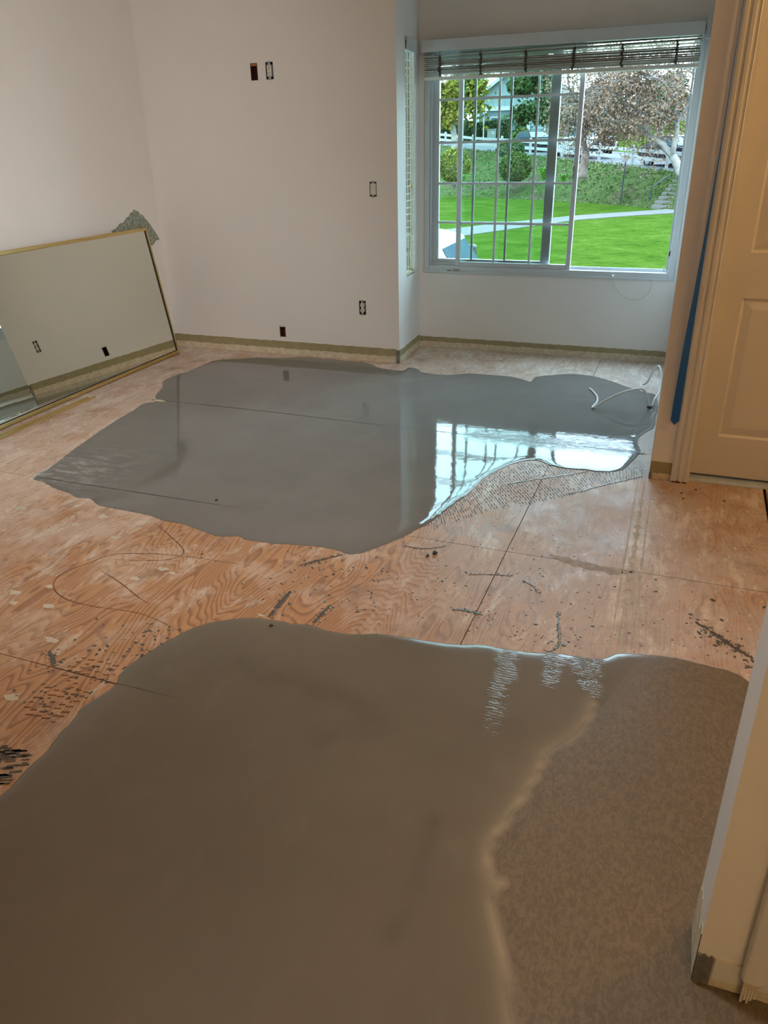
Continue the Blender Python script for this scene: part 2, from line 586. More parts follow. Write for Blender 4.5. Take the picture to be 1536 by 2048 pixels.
# ---- walls
struct(slab('wall_left', (XL, YE, 0), (0, 1, 0), YB - YE + 0.13, -0.02, CEIL, (-1, 0, 0), 0.12),
       'pale painted left wall behind the leaning mirror')
HOLES = {  # electrical openings in the back wall (X0, X1, z0, z1)
    'brown': (-2.956, -2.903, 1.865, 1.966),
    'top': (-2.840, -2.784, 1.866, 1.968),
    'switch': (-2.112, -2.062, 1.139, 1.232),
    'outlet': (-2.218, -2.166, 0.340, 0.440),
    'jack': (-2.887, -2.838, 0.137, 0.214)}
bx0 = XL
wall_back = struct(slab('wall_back', (XL, YB, 0), (1, 0, 0), -1.910 - XL, -0.02, CEIL, (0, 1, 0), 0.12,
                        [(h[0] - XL, h[1] - XL, h[2], h[3]) for h in HOLES.values()]),
                   'pale back wall with open electrical boxes')
# bay side wall, slightly splayed
bs_a, bs_b = Vector((-1.917, YB + 0.12, 0)), Vector((-1.944, YBAY, 0))
bs_u = (bs_b - bs_a).normalized()
SIDE_N = Vector((-bs_u.y, bs_u.x, 0))
wall_bay_side = struct(slab('wall_bay_side', bs_a, bs_u, (bs_b - bs_a).length, -0.02, CEIL, SIDE_N, 0.12,
                            [(0.085, 0.305, 0.585, 2.06)]),
                       'narrow bay side wall with a slim blinded window')
wall_bay = struct(slab('wall_bay', (-2.075, YBAY, 0), (1, 0, 0), XR + 2.075, -0.02, CEIL, (0, 1, 0), 0.13,
                       [(2.075 - 1.908, 2.075 - 0.100, 0.578, 2.062)]),
                  'cool grey bay wall around the wide sliding window')
wall_right = struct(slab('wall_right', (XR, YD + 0.116, 0), (0, 1, 0), YBAY + 0.13 - YD - 0.116, -0.02, CEIL, (1, 0, 0), 0.115),
                    'right wall of the room running back to the bay window')
wall_door = struct(slab('wall_door', (XR, YD, 0), (1, 0, 0), XE - XR, -0.02, CEIL, (0, 1, 0), 0.115,
                        [(0.122 - XR, 0.965 - XR, -0.02, 2.06)]),
                   'wall stub beside the panelled entry door')
for w_ in (wall_door, wall_back):
    bv = w_.modifiers.new('rounded_corners', 'BEVEL')
    bv.width = 0.006
    bv.segments = 3
    bv.limit_method = 'ANGLE'
wall_near = struct(slab('wall_near', (0.188, 1.067, 0), (1, 0, 0), XE - 0.188, 0.012, CEIL, (0, 1, 0), 0.117),
                   'end of the partition wall in the right foreground')
struct(slab('wall_far_right', (XE, YE, 0), (0, 1, 0), 3.68 - YE, -0.02, CEIL, (1, 0, 0), 0.12), 'right outer wall beside and behind the camera')
struct(slab('wall_rear', (XL, YE, 0), (1, 0, 0), XE - XL, -0.02, CEIL, (0, -1, 0), 0.12), 'rear wall behind the camera')
struct(MB().box(XL - 0.12, XE + 0.12, YE - 0.12, 5.9, CEIL, CEIL + 0.1).build('ceiling', M['ceil']),
       'plain white ceiling above the room', 'ceiling')
# unseen panel added so no light leaks round the door
struct(MB().box(0.064, XE + 0.12, 3.80, 3.86, -0.02, CEIL).build('light_block_entry', M['wall']), 'unseen light-blocking panel behind the entry door')

# ---- ragged bands left where the baseboard was pulled off
def ragged_band(name, A, B, n, zb, zt, jb, jt, mat, parent, proud=0.0012, step=0.02, seed=1):
    rnd = random.Random(seed)
    A, B, n = Vector((*A, 0)), Vector((*B, 0)), Vector((*n, 0))
    L = (B - A).length
    N = max(3, int(L / step))
    mb = MB()
    lo = [zb + rnd.uniform(-jb, jb) for _ in range(N + 1)]
    hi = [zt + rnd.uniform(-jt, jt) for _ in range(N + 1)]
    vs_, fs = [], []
    for i in range(N + 1):
        p = A.lerp(B, i / N)
        f = p + n * proud
        vs_ += [(f.x, f.y, lo[i]), (f.x, f.y, hi[i]), (p.x, p.y, hi[i] + 0.0005), (p.x, p.y, lo[i])]
    for i in range(N):
        a, b = 4 * i, 4 * (i + 1)
        fs += [(a, b, b + 1, a + 1), (a + 1, b + 1, b + 2, a + 2), (a, a + 3, b + 3, b)]
    mb.add(vs_, fs)
    return mb.build(name, mat, parent)

def base_bands(parent, A, B, n, top, mid, seed):
    ragged_band('olive_paint_band', A, B, n, mid - 0.006, top, 0.0, 0.0022, M['olive'], parent, 0.0012, 0.03, seed)
    ragged_band('bare_drywall_strip', A, B, n, 0.002, mid, 0.0005, 0.004, M['gypsum'], parent, 0.0032, 0.018, seed + 1)
base_bands(wall_back, (XL + 0.002, YB), (-1.935, YB), (0, -1), 0.104, 0.048, 3)
base_bands(wall_back, (-1.910, YB + 0.002), (-1.910, YB + 0.118), (1, 0), 0.097, 0.048, 5)
base_bands(wall_bay_side, bs_a[:2], bs_b[:2], (-SIDE_N.x, -SIDE_N.y), 0.093, 0.048, 7)
base_bands(wall_bay, (-1.940, YBAY), (XR - 0.001, YBAY), (0, -1), 0.083, 0.046, 9)
base_bands(bpy.data.objects['wall_left'], (XL, 2.2), (XL, YB), (1, 0), 0.10, 0.048, 15)
MB().box(-1.937, -1.9085, YB - 0.0035, YB + 0.012, 0.0, 0.098).build('corner_bead', M['bead'], wall_back)
ragged_band('olive_paint_band', (XR + 0.001, YD), (0.046, YD), (0, -1), 0.030, 0.089, 0.003, 0.001, M['olive'], wall_door, 0.0012, 0.02, 21)
ragged_band('bare_drywall_strip', (XR + 0.001, YD), (0.046, YD), (0, -1), 0.002, 0.030, 0.0005, 0.004, M['gypsum'], wall_door, 0.003, 0.012, 22)
MB().box(XR - 0.001, XR + 0.014, YD - 0.0045, YD + 0.01, 0.002, 0.034).build('corner_bead', M['bead'], wall_door)
# near partition: cream band, dark corner bead, peeled edge
ragged_band('bare_drywall_strip', (0.190, 1.067), (0.70, 1.067), (0, -1), 0.008, 0.084, 0.002, 0.0012, M['gypsum'], wall_near, 0.002, 0.03, 31)
ragged_band('cream_paint_band', (0.219, 1.067), (0.70, 1.067), (0, -1), 0.034, 0.083, 0.004, 0.0012, M['trimwhite'], wall_near, 0.0034, 0.02, 32)
ragged_band('corner_bead', (0.188, 1.067), (0.216, 1.067), (0, -1), 0.010, 0.083, 0.002, 0.003, M['bead'], wall_near, 0.005, 0.004, 33)
ragged_band('peeled_paper_edge', (0.188, 1.066), (0.188, 1.183), (-1, 0), 0.010, 0.13, 0.002, 0.022, M['gypsum'], wall_near, 0.0018, 0.009, 34)
# torn green paper patch on the left wall above the mirror corner
pts = [(4.655, 0.80), (4.655, 0.945), (4.70, 0.955), (4.755, 0.985), (4.80, 0.990), (4.835, 1.018), (4.862, 1.022), (4.885, 1.046), (4.915, 1.050), (4.935, 1.068),
       (4.955, 1.056), (4.975, 1.052), (5.00, 1.030), (5.03, 1.018), (5.05, 0.995), (5.085, 0.965), (5.11, 0.935), (5.125, 0.915), (5.15, 0.885), (5.19, 0.832), (5.14, 0.830), (5.10, 0.80)]
MB().prism(pts, lambda a, b, d: (XL + d, a, b), 0.0002, 0.0016).build('torn_paper_patch', M['tornpaper'], bpy.data.objects['wall_left'])

# ---- bay window: frame, fixed sash, sliding sash
def sash(parent, name, x0, x1, z0, z1, y0, y1, bw, cols, rows, mw, glassm, rb=None):
    fr = MB()
    fr.box(x0, x0 + bw, y0, y1, z0, z1)
    fr.box(x1 - (rb or bw), x1, y0, y1, z0, z1)
    fr.box(x0 + bw, x1 - (rb or bw), y0, y1, z0, z0 + bw)
    fr.box(x0 + bw, x1 - (rb or bw), y0, y1, z1 - bw, z1)
    o = fr.build(name, M['vinyl'], parent, bevel=0.003)
    ym = (y0 + y1) / 2
    for c in cols:
        MB().box(c - mw / 2, c + mw / 2, ym - 0.005, ym + 0.005, z0 + bw, z1 - bw).build('muntin', M['vinyl'], o)
    for r in rows:
        MB().box(x0 + bw, x1 - (rb or bw), ym - 0.0045, ym + 0.0045, r - mw / 2, r + mw / 2).build('muntin', M['vinyl'], o)
    MB().box(x0 + bw * 0.7, x1 - (rb or bw) * 0.7, ym - 0.0015, ym + 0.0015, z0 + bw * 0.7, z1 - bw * 0.7).build('glass_pane', glassm, o)
    return o
win1 = struct(empty('window_1', (-1.005, YBAY, 0.578)), 'wide white sliding window with gridded panes in the bay', 'window')
f = MB()
x0, x1, z0, z1 = -1.906, -0.102, 0.580, 2.060
f.box(x0, x0 + 0.040, YBAY - 0.004, YBAY + 0.12, z0, z1)
f.box(x1 - 0.044, x1, YBAY - 0.004, YBAY + 0.12, z0, z1)
f.box(x0 + 0.040, x1 - 0.044, YBAY - 0.004, YBAY + 0.12, z0, z0 + 0.042)
f.box(x0 + 0.040, x1 - 0.044, YBAY - 0.004, YBAY + 0.12, z1 - 0.04, z1)
frame1 = f.build('frame', M['vinyl'], win1, bevel=0.004)
MB().box(x0 - 0.004, x1 + 0.004, YBAY - 0.012, YBAY - 0.003, z0 - 0.007, z0 + 0.006).build('sill_edge', M['vinyl'], win1, bevel=0.002)
MB().box(x0 + 0.042, x1 - 0.046, YBAY + 0.045, YBAY + 0.052, z0 + 0.042, z0 + 0.062).build('track', M['vinyl'], win1)
MB().box(x0 + 0.042, x0 + 0.052, YBAY + 0.01, YBAY + 0.05, z0 + 0.042, z1 - 0.04).build('jamb_liner', M['vinyl'], win1)
MB().box(x1 - 0.058, x1 - 0.046, YBAY + 0.01, YBAY + 0.05, z0 + 0.042, z1 - 0.04).build('jamb_liner', M['vinyl'], win1)
ROWS = [0.925, 1.192, 1.461, 1.732]
fixed = sash(win1, 'fixed_sash', -1.860, -0.972, 0.622, 2.02, YBAY + 0.060, YBAY + 0.092, 0.045, [-1.557, -1.304], ROWS, 0.016, M['glass'], 0.065)
slider = sash(win1, 'sliding_sash', -1.662, -0.812, 0.622, 2.02, YBAY + 0.010, YBAY + 0.042, 0.032, [-1.374, -1.112], ROWS, 0.015, M['glass'])
MB().box(-0.812 - 0.030, -0.812 - 0.022, YBAY + 0.002, YBAY + 0.012, 1.22, 1.30).build('latch', M['steel'], slider)
MB().box(-0.152, -0.146, YBAY + 0.000, YBAY + 0.02, 0.735, 0.765).build('stop_clip', M['blackpl'], win1)
MB().box(-1.672, -1.622, YBAY - 0.016, YBAY - 0.003, 0.592, 0.601).build('broken_track_cover', M['greystain'], win1)
MB().box(-1.72, -1.69, YBAY - 0.010, YBAY - 0.003, 0.590, 0.594).build('broken_track_cover', M['blackpl'], win1)

# side window
su = bs_u
sn = SIDE_N
def SP(a, z, d):
    return tuple(bs_a + su * a + sn * d + Vector((0, 0, z)))
def sbox(mb, a0, a1, z0, z1, d0, d1):
    return mb.add([SP(a0, z0, d0), SP(a1, z0, d0), SP(a1, z0, d1), SP(a0, z0, d1), SP(a0, z1, d0), SP(a1, z1, d0), SP(a1, z1, d1), SP(a0, z1, d1)],
                  [(0, 3, 2, 1), (4, 5, 6, 7), (0, 1, 5, 4), (1, 2, 6, 5), (2, 3, 7, 6), (3, 0, 4, 7)])
win2 = struct(empty('window_2', SP(0.195, 0.585, 0.06)), 'slim side window of the bay', 'window')
f = MB()
sbox(f, 0.087, 0.105, 0.587, 2.058, 0.06, 0.115)
sbox(f, 0.285, 0.303, 0.587, 2.058, 0.06, 0.115)
sbox(f, 0.105, 0.285, 0.587, 0.607, 0.06, 0.115)
sbox(f, 0.105, 0.285, 2.038, 2.058, 0.06, 0.115)
f.build('frame', M['vinyl'], win2)
sbox(MB(), 0.103, 0.287, 0.605, 2.04, 0.085, 0.088).build('glass_pane', M['glass'], win2)

# ---- entry door, casing, threshold
door = struct(empty('door_1', (0.54, 3.62, 0.0)), 'white six-panel entry door in warm lamp light', 'door')
dx0, dx1, dz0, dz1, DY = 0.128, 0.958, 0.030, 2.045, 3.622
panels = [(0.220, 0.490), (0.596, 0.866)]
prow = [(0.221, 0.840), (1.023, 1.600), (1.720, 1.930)]
ph = [(a - dx0, b - dx0, c, d) for a, b in panels for c, d in prow]
slab('door_slab', (dx0, DY, 0), (1, 0, 0), dx1 - dx0, dz0, dz1, (0, 1, 0), 0.04, ph, M['doorwhite'], door)
for a, b in panels:
    for c, d in prow:
        rings = [(0, 0.0), (0.009, 0.009), (0.014, 0.009), (0.046, 0.002)]
        mb = MB()
        vs_ = []
        for ins, dep in rings:
            vs_ += [(a + ins, DY + dep, c + ins), (b - ins, DY + dep, c + ins), (b - ins, DY + dep, d - ins), (a + ins, DY + dep, d - ins)]
        fs = []
        for k in range(len(rings) - 1):
            for q in range(4):
                fs.append((4 * k + q, 4 * k + (q + 1) % 4, 4 * k + 4 + (q + 1) % 4, 4 * k + 4 + q))
        e = 4 * (len(rings) - 1)
        fs.append((e, e + 1, e + 2, e + 3))
        vs_ += [(a, DY + 0.03, c), (b, DY + 0.03, c), (b, DY + 0.03, d), (a, DY + 0.03, d)]
        k = len(vs_) - 4
        fs += [(k, k + 1, k + 2, k + 3)] + [(q, (q + 1) % 4, k + (q + 1) % 4, k + q) for q in range(4)]
        mb.add(vs_, fs).build('panel', M['doorwhite'], door)
kn = MB().lathe((0.90, DY - 0.06, 0.95), [(0.006, 0.06), (0.032, 0.06), (0.032, 0.052), (0.012, 0.05), (0.012, 0.03), (0.027, 0.02), (0.03, 0.005), (0.02, -0.008), (0.004, -0.01)], 16, 'y')
kn.build('knob', M['brass'], door, True)
prof = [(0.045, 0.0), (0.045, -0.010), (0.052, -0.014), (0.064, -0.015), (0.0675, -0.0095), (0.0745, -0.0095), (0.080, -0.016), (0.092, -0.017), (0.0965, -0.0105), (0.103, -0.0105), (0.108, -0.0145), (0.112, -0.0095), (0.124, -0.0085), (0.124, 0.0)]
trim1 = struct(empty('trim_1', (0.085, YD, 0.0)), 'fluted white casing around the entry door', 'door casing')
MB().prism(prof, lambda a, b, d: (a, YD + b, d), 0.004, 2.05).build('side_casing', M['trimwhite'], trim1)
MB().prism(prof, lambda a, b, d: (1.087 - a, YD + b, d), 0.004, 2.05).build('side_casing', M['trimwhite'], trim1)
MB().prism(prof, lambda a, b, d: (d, YD + b, 2.175 - a), 0.045, 1.042).build('head_casing', M['trimwhite'], trim1)
j = MB()
j.box(0.123, 0.127, YD + 0.001, 3.675, 0.0, 2.05)
j.box(0.960, 0.964, YD + 0.001, 3.675, 0.0, 2.05)
j.box(0.127, 0.960, YD + 0.001, 3.675, 2.047, 2.058)
j.build('jamb', M['trimwhite'], trim1)
for bx, bw_, bz in ((0.052, 0.012, 0.006), (0.07, 0.02, 0.008), (0.098, 0.016, 0.005)):
    MB().box(bx, bx + bw_, YD - 0.0175, YD - 0.004, 0.001, bz).build('chipped_foot', M['rust'], trim1)
trim3 = struct(MB().prism([(3.655, 0.0), (3.662, 0.014), (3.70, 0.020), (3.72, 0.020), (3.72, 0.0)], lambda a, b, d: (d, a - 0.066, b), 0.128, 0.959).build('trim_3', M['alu'], bevel=0.002),
               'blue-grey metal threshold under the entry door', 'threshold')
# old casing on the near partition, foot splintered
trim2 = struct(empty('trim_2', (0.30, 1.05, 0)), 'splintered strip of casing on the foreground partition', 'door casing')
MB().prism([(0.264, 1.0665), (0.264, 1.053), (0.268, 1.048), (0.286, 1.046), (0.304, 1.050), (0.304, 1.0665)], lambda a, b, d: (a, b, d), 0.066, 2.09).build('casing_board', M['trimwhite'], trim2, bevel=0.002)
sp = MB()
rnd = random.Random(5)
for k, xx in enumerate((0.2725, 0.2775, 0.2825, 0.2875, 0.2925)):
    ln = (0.007, 0.014, 0.008, 0.018, 0.024)[k]
    sp.add([(xx - 0.0026, 1.049, 0.075), (xx + 0.0026, 1.049, 0.075), (xx + 0.0026, 1.058, 0.075), (xx - 0.0026, 1.058, 0.075),
            (xx - 0.0020, 1.050, ln), (xx + 0.0018, 1.050, ln + 0.003), (xx + 0.0018, 1.056, ln), (xx - 0.0020, 1.056, ln + 0.002)],
           [(0, 3, 2, 1), (4, 5, 6, 7), (0, 1, 5, 4), (1, 2, 6, 5), (2, 3, 7, 6), (3, 0, 4, 7)])
sp.build('splintered_foot', M['gypsum'], trim2)

# ================================================================== FLOOR: COMPOUND, MARKS
# floor outlines in metres (X, Y)
FAR_PUDDLE = [(-2.902, 2.622), (-2.930, 2.797), (-2.980, 2.976), (-3.026, 3.191), (-3.061, 3.348), (-3.096, 3.546), (-3.110, 3.679), (-3.137, 3.814), (-3.085, 3.869), (-3.163, 3.975), (-3.241, 4.155), (-3.333, 4.306), (-3.331, 4.482), (-3.301, 4.567), (-3.306, 4.795), (-3.275, 4.913), (-3.139, 5.008), (-3.024, 5.075), (-2.878, 5.110), (-2.665, 5.189), (-2.512, 5.187), (-2.333, 5.178), (-2.204, 5.170), (-2.104, 5.140), (-2.016, 5.064), (-1.837, 5.032), (-1.801, 5.129), (-1.718, 5.091), (-1.684, 5.037), (-1.506, 5.009), (-1.354, 5.096), (-1.192, 5.105), (-1.047, 5.101), (-0.934, 5.040), (-0.901, 5.025), (-0.888, 5.150), (-0.785, 5.228), (-0.690, 5.284), (-0.563, 5.288), (-0.429, 5.220), (-0.294, 5.094), (-0.169, 4.998), (-0.099, 4.941), (-0.072, 4.724), (-0.071, 4.498), (-0.071, 4.310), (-0.114, 4.198), (-0.140, 4.066), (-0.115, 3.926), (-0.119, 3.857), (-0.146, 3.741), (-0.173, 3.636), (-0.222, 3.586), (-0.290, 3.564), (-0.344, 3.569), (-0.424, 3.555), (-0.520, 3.576), (-0.573, 3.611), (-0.622, 3.613), (-0.671, 3.568), (-0.714, 3.512), (-0.763, 3.394), (-0.792, 3.287), (-0.803, 3.190), (-0.815, 3.105), (-0.840, 2.999), (-0.857, 2.911), (-0.874, 2.825), (-0.897, 2.741), (-0.923, 2.695), (-0.938, 2.644), (-0.961, 2.594), (-1.011, 2.507), (-1.053, 2.441), (-1.099, 2.408), (-1.162, 2.424), (-1.243, 2.426), (-1.342, 2.409), (-1.431, 2.392), (-1.554, 2.383), (-1.596, 2.401), (-1.678, 2.373), (-1.755, 2.390), (-1.891, 2.424), (-1.985, 2.423), (-2.089, 2.450), (-2.203, 2.455), (-2.358, 2.461), (-2.450, 2.508), (-2.522, 2.501), (-2.597, 2.527), (-2.721, 2.557), (-2.813, 2.596)]
NEAR_PUDDLE_EDGE = [(-1.434, 0.968), (-1.430, 1.009), (-1.438, 1.056), (-1.436, 1.127), (-1.452, 1.196), (-1.455, 1.254), (-1.471, 1.310), (-1.456, 1.370), (-1.447, 1.430), (-1.465, 1.469), (-1.467, 1.523), (-1.454, 1.597), (-1.427, 1.693), (-1.381, 1.786), (-1.311, 1.847), (-1.229, 1.887), (-1.162, 1.895), (-1.078, 1.900), (-1.024, 1.911), (-0.960, 1.900), (-0.884, 1.908), (-0.803, 1.936), (-0.711, 1.950), (-0.619, 1.956), (-0.530, 1.969), (-0.457, 1.994), (-0.379, 1.996), (-0.293, 2.006), (-0.239, 2.028), (-0.202, 2.028), (-0.155, 2.032), (-0.092, 2.044), (-0.050, 2.087), (0.003, 2.105), (0.075, 2.119), (0.138, 2.125), (0.217, 2.115), (0.284, 2.108), (0.326, 2.076)]
RIDGE = [(-0.088, 1.820), (-0.094, 1.733), (-0.133, 1.642), (-0.177, 1.572), (-0.183, 1.514), (-0.201, 1.415), (-0.230, 1.307), (-0.246, 1.249), (-0.238, 1.185), (-0.226, 1.157), (-0.197, 1.163), (-0.190, 1.153), (-0.212, 1.131), (-0.201, 1.086), (-0.172, 1.020), (-0.144, 0.951), (-0.114, 0.870)]
COMB_OUT = [(-0.893, 2.693), (-0.784, 2.809), (-0.664, 2.985), (-0.520, 3.096), (-0.375, 3.232), (-0.229, 3.412), (-0.086, 3.543)]
COMB_IN = [(-0.897, 2.741), (-0.857, 2.911), (-0.803, 3.190), (-0.763, 3.394), (-0.671, 3.568), (-0.520, 3.576), (-0.290, 3.564), (-0.173, 3.636), (-0.090, 3.724)]
BEAD1 = [(-0.662, 3.280), (-0.573, 3.366), (-0.473, 3.444), (-0.388, 3.511), (-0.334, 3.556)]
BEAD2 = [(-0.379, 3.254), (-0.256, 3.397), (-0.174, 3.479), (-0.080, 3.574)]
SMEAR1 = [(-1.185, 1.906), (-1.191, 1.998), (-1.194, 2.084)]
SMEAR2 = [(-1.027, 1.926), (-1.021, 1.986), (-1.018, 2.048)]
SMEAR3 = [(-1.251, 2.259), (-1.192, 2.329), (-1.129, 2.395)]
SMEAR4 = [(-0.607, 2.161), (-0.556, 2.169), (-0.499, 2.162)]
SMEAR5 = [(0.178, 2.354), (0.236, 2.302), (0.295, 2.241), (0.346, 2.198)]
SMEAR6 = [(-0.613, 2.412), (-0.534, 2.439), (-0.466, 2.450)]
SMEAR7 = [(-0.417, 2.429), (-0.376, 2.406), (-0.348, 2.362)]
SMEAR8 = [(-0.922, 2.544), (-0.854, 2.545), (-0.799, 2.568), (-0.764, 2.602)]
SMEAR9 = [(-0.268, 2.031), (-0.249, 2.030), (-0.228, 2.074), (-0.242, 2.158), (-0.262, 2.261)]
SMEAR10 = [(-1.765, 1.497), (-1.729, 1.473), (-1.688, 1.433)]
PENCIL1 = [(-2.010, 2.393), (-1.889, 2.320), (-1.749, 2.225), (-1.738, 2.167), (-1.789, 2.120), (-1.966, 2.068)]
PENCIL2 = [(-1.426, 2.199), (-1.724, 2.181), (-1.912, 2.138), (-2.000, 2.095), (-2.041, 2.012), (-2.083, 1.907), (-2.045, 1.824), (-1.950, 1.772), (-1.820, 1.761), (-1.616, 1.778), (-1.415, 1.730)]
PENCIL3 = [(-1.952, 1.977), (-1.827, 1.929), (-1.702, 1.869), (-1.626, 1.839)]
SEAM_A = [(-3.127, 3.895), (-2.339, 3.897), (-1.576, 3.878), (-0.842, 3.871), (-0.089, 3.882)]
SEAM_B = [(-2.896, 2.628), (-1.732, 2.636)]
SEAM_C = [(-1.683, 1.434), (-1.448, 1.432), (-1.238, 1.433)]
BLOTCH = [(-2.588, 2.122), (-2.063, 1.817), (-1.966, 1.710), (-1.703, 1.279), (-2.272, 2.372), (-2.691, 2.324), (-2.086, 2.224), (-1.727, 2.273), (-1.737, 2.067), (-1.792, 1.972), (-1.804, 1.548), (-2.099, 1.685), (-1.680, 2.051), (-1.217, 1.908), (-2.330, 2.265), (-2.392, 2.183), (-2.150, 1.743)]
PEBBLE = [(-0.784, 2.521), (-0.806, 2.492), (-1.149, 1.858), (-1.096, 2.244), (-1.876, 2.671)]
GLINT = [(-0.371, 1.967), (-0.355, 1.866), (-0.350, 1.745), (-0.342, 1.636), (-0.332, 1.556)]
GLINT2 = [(-0.240, 2.027), (-0.226, 1.937), (-0.220, 1.864)]
GLINT3 = [(-0.191, 2.009), (-0.096, 2.042), (-0.088, 1.850), (-0.140, 1.917)]

def smooth_line(pts, step=0.012, closed=False):
    """Catmull-Rom through pts, resampled"""
    P = [Vector((*p, 0)) for p in pts]
    n = len(P)
    out = []
    rng = range(n) if closed else range(n - 1)
    for i in rng:
        p1, p2 = P[i], P[(i + 1) % n]
        p0 = P[(i - 1) % n] if closed or i > 0 else p1
        p3 = P[(i + 2) % n] if closed or i + 2 < n else p2
        k = max(1, int((p2 - p1).length / step))
        for q in range(k):
            t = q / k
            out.append(0.5 * ((2 * p1) + (p2 - p0) * t + (2 * p0 - 5 * p1 + 4 * p2 - p3) * t * t + (3 * p1 - p0 - 3 * p2 + p3) * t ** 3))
    if not closed:
        out.append(P[-1])
    return [(p.x, p.y) for p in out]

def seg_dist(pts, line, closed=False):
    """distance of each point (n,2) to a polyline"""
    L = np.array(line)
    A = L if closed else L[:-1]
    B = np.roll(L, -1, 0) if closed else L[1:]
    out = np.full(len(pts), 1e9)
    for a, b in zip(A, B):
        d = b - a
        l2 = max(d @ d, 1e-12)
        t = np.clip(((pts - a) @ d) / l2, 0, 1)
        q = a + t[:, None] * d
        out = np.minimum(out, np.hypot(*(pts - q).T))
    return out

def inside(pts, poly):
    x, y = pts[:, 0], pts[:, 1]
    P = np.array(poly)
    r = np.zeros(len(pts), bool)
    j = len(P) - 1
    for i in range(len(P)):
        xi, yi = P[i]
        xj, yj = P[j]
        if yi != yj:
            c = ((yi > y) != (yj > y)) & (x < (xj - xi) * (y - yi) / (yj - yi) + xi)
            r ^= c
        j = i
    return r

def puddle(name, outline, mat, height, spacing, jitter, attrs, seed, edge_w=0.013):
    rnd = random.Random(seed)
    ring = smooth_line(outline, 0.014, True)
    ring = [(x + rnd.uniform(-jitter, jitter), y + rnd.uniform(-jitter, jitter)) for x, y in ring]
    R = np.array(ring)
    x0, y0 = R.min(0)
    x1, y1 = R.max(0)
    gx, gy = np.meshgrid(np.arange(x0, x1, spacing), np.arange(y0, y1, spacing))
    gx = gx + (np.arange(gx.shape[0])[:, None] % 2) * spacing / 2
    G = np.stack([gx.ravel(), gy.ravel()], 1)
    G = G[inside(G, ring)]
    d = seg_dist(G, ring, True)
    core = G[d > spacing * 0.8]
    # closer points near the rim so the rounded edge has shape
    rim = []
    n = len(ring)
    for off in (0.004, 0.010, 0.020):
        for i in range(n):
            a, b = Vector(ring[(i - 2) % n]), Vector(ring[(i + 2) % n])
            t = (b - a).normalized()
            rim.append((ring[i][0] + t.y * off, ring[i][1] - t.x * off))
            rim.append((ring[i][0] - t.y * off, ring[i][1] + t.x * off))
    rim = np.array(rim)
    rim = rim[inside(rim, ring)]
    rim = rim[seg_dist(rim, ring, True) > 0.003]
    pts = np.concatenate([R, rim, core])
    res = delaunay_2d_cdt([Vector(p) for p in pts], [], [list(range(n))], 1, 1e-5)
    V = np.array([(v.x, v.y) for v in res[0]])
    dd = seg_dist(V, ring, True)
    z = 0.0004 + height * (1 - np.exp(-dd / edge_w))
    me = bpy.data.meshes.new(name)
    me.from_pydata([(float(a), float(b), float(c)) for (a, b), c in zip(V, z)], [], [tuple(f) for f in res[2]])
    bm = bmesh.new()
    bm.from_mesh(me)
    bmesh.ops.recalc_face_normals(bm, faces=bm.faces)
    if sum(f.normal.z for f in bm.faces) < 0:
        bmesh.ops.reverse_faces(bm, faces=bm.faces)
    # close the underside
    bot = {}
    rim_e = [e for e in bm.edges if e.is_boundary]
    for e in rim_e:
        for v in e.verts:
            if v not in bot:
                bot[v] = bm.verts.new((v.co.x, v.co.y, 0.0))
    for e in rim_e:
        a, b = e.verts
        bm.faces.new((a, b, bot[b], bot[a]))
    bm.to_mesh(me)
    bm.free()
    me.update()
    co = np.empty(len(me.vertices) * 3)
    me.vertices.foreach_get('co', co)
    co = co.reshape(-1, 3)[:, :2]
    for an, fn in attrs.items():
        at = me.attributes.new(an, 'FLOAT', 'POINT')
        at.data.foreach_set('value', np.clip(fn(co), 0, 1).astype(np.float32))
    return link_mesh(name, me, mat, None, True)

zero = lambda p: np.zeros(len(p))
REFLECTION_STREAK = [(-2.483, 3.299), (-2.327, 3.083), (-2.307, 2.945), (-2.302, 2.741)]  # dark tone, partly the wall corner's reflection put into the colour
STREAK2 = [(-1.141, 1.64), (-0.752, 1.602), (-0.631, 1.532), (-0.767, 1.431)]
STREAK3 = [(-0.388, 1.268), (-0.375, 1.153), (-0.373, 1.046), (-0.381, 0.946)]
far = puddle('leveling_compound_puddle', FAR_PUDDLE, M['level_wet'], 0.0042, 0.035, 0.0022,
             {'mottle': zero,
              'streak': lambda p: 0.5 * np.exp(-(seg_dist(p, REFLECTION_STREAK) / 0.035) ** 2),
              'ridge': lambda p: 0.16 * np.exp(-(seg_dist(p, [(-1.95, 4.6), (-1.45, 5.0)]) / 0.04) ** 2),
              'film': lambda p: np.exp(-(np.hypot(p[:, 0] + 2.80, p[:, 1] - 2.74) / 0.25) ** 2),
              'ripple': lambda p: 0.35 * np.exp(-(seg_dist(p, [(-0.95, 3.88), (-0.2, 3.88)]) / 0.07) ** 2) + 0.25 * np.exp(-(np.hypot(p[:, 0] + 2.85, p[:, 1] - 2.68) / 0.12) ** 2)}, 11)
tag(far, 'wet grey puddle of poured leveling compound before the bay window, mirroring it', 'puddle')
near_outline = NEAR_PUDDLE_EDGE + [(0.37, 2.02), (0.44, 1.9), (0.445, 1.5), (0.445, 1.2), (0.60, 1.0), (0.75, 0.8), (0.75, 0.25), (0.0, 0.15), (-1.0, 0.15), (-1.7, 0.2), (-1.62, 0.55), (-1.47, 0.85)]
ridge_s = smooth_line(RIDGE, 0.03)
right_poly = RIDGE + [(-0.05, 0.2), (0.8, 0.2), (0.8, 2.2), (0.10, 2.2), (-0.02, 2.05)]
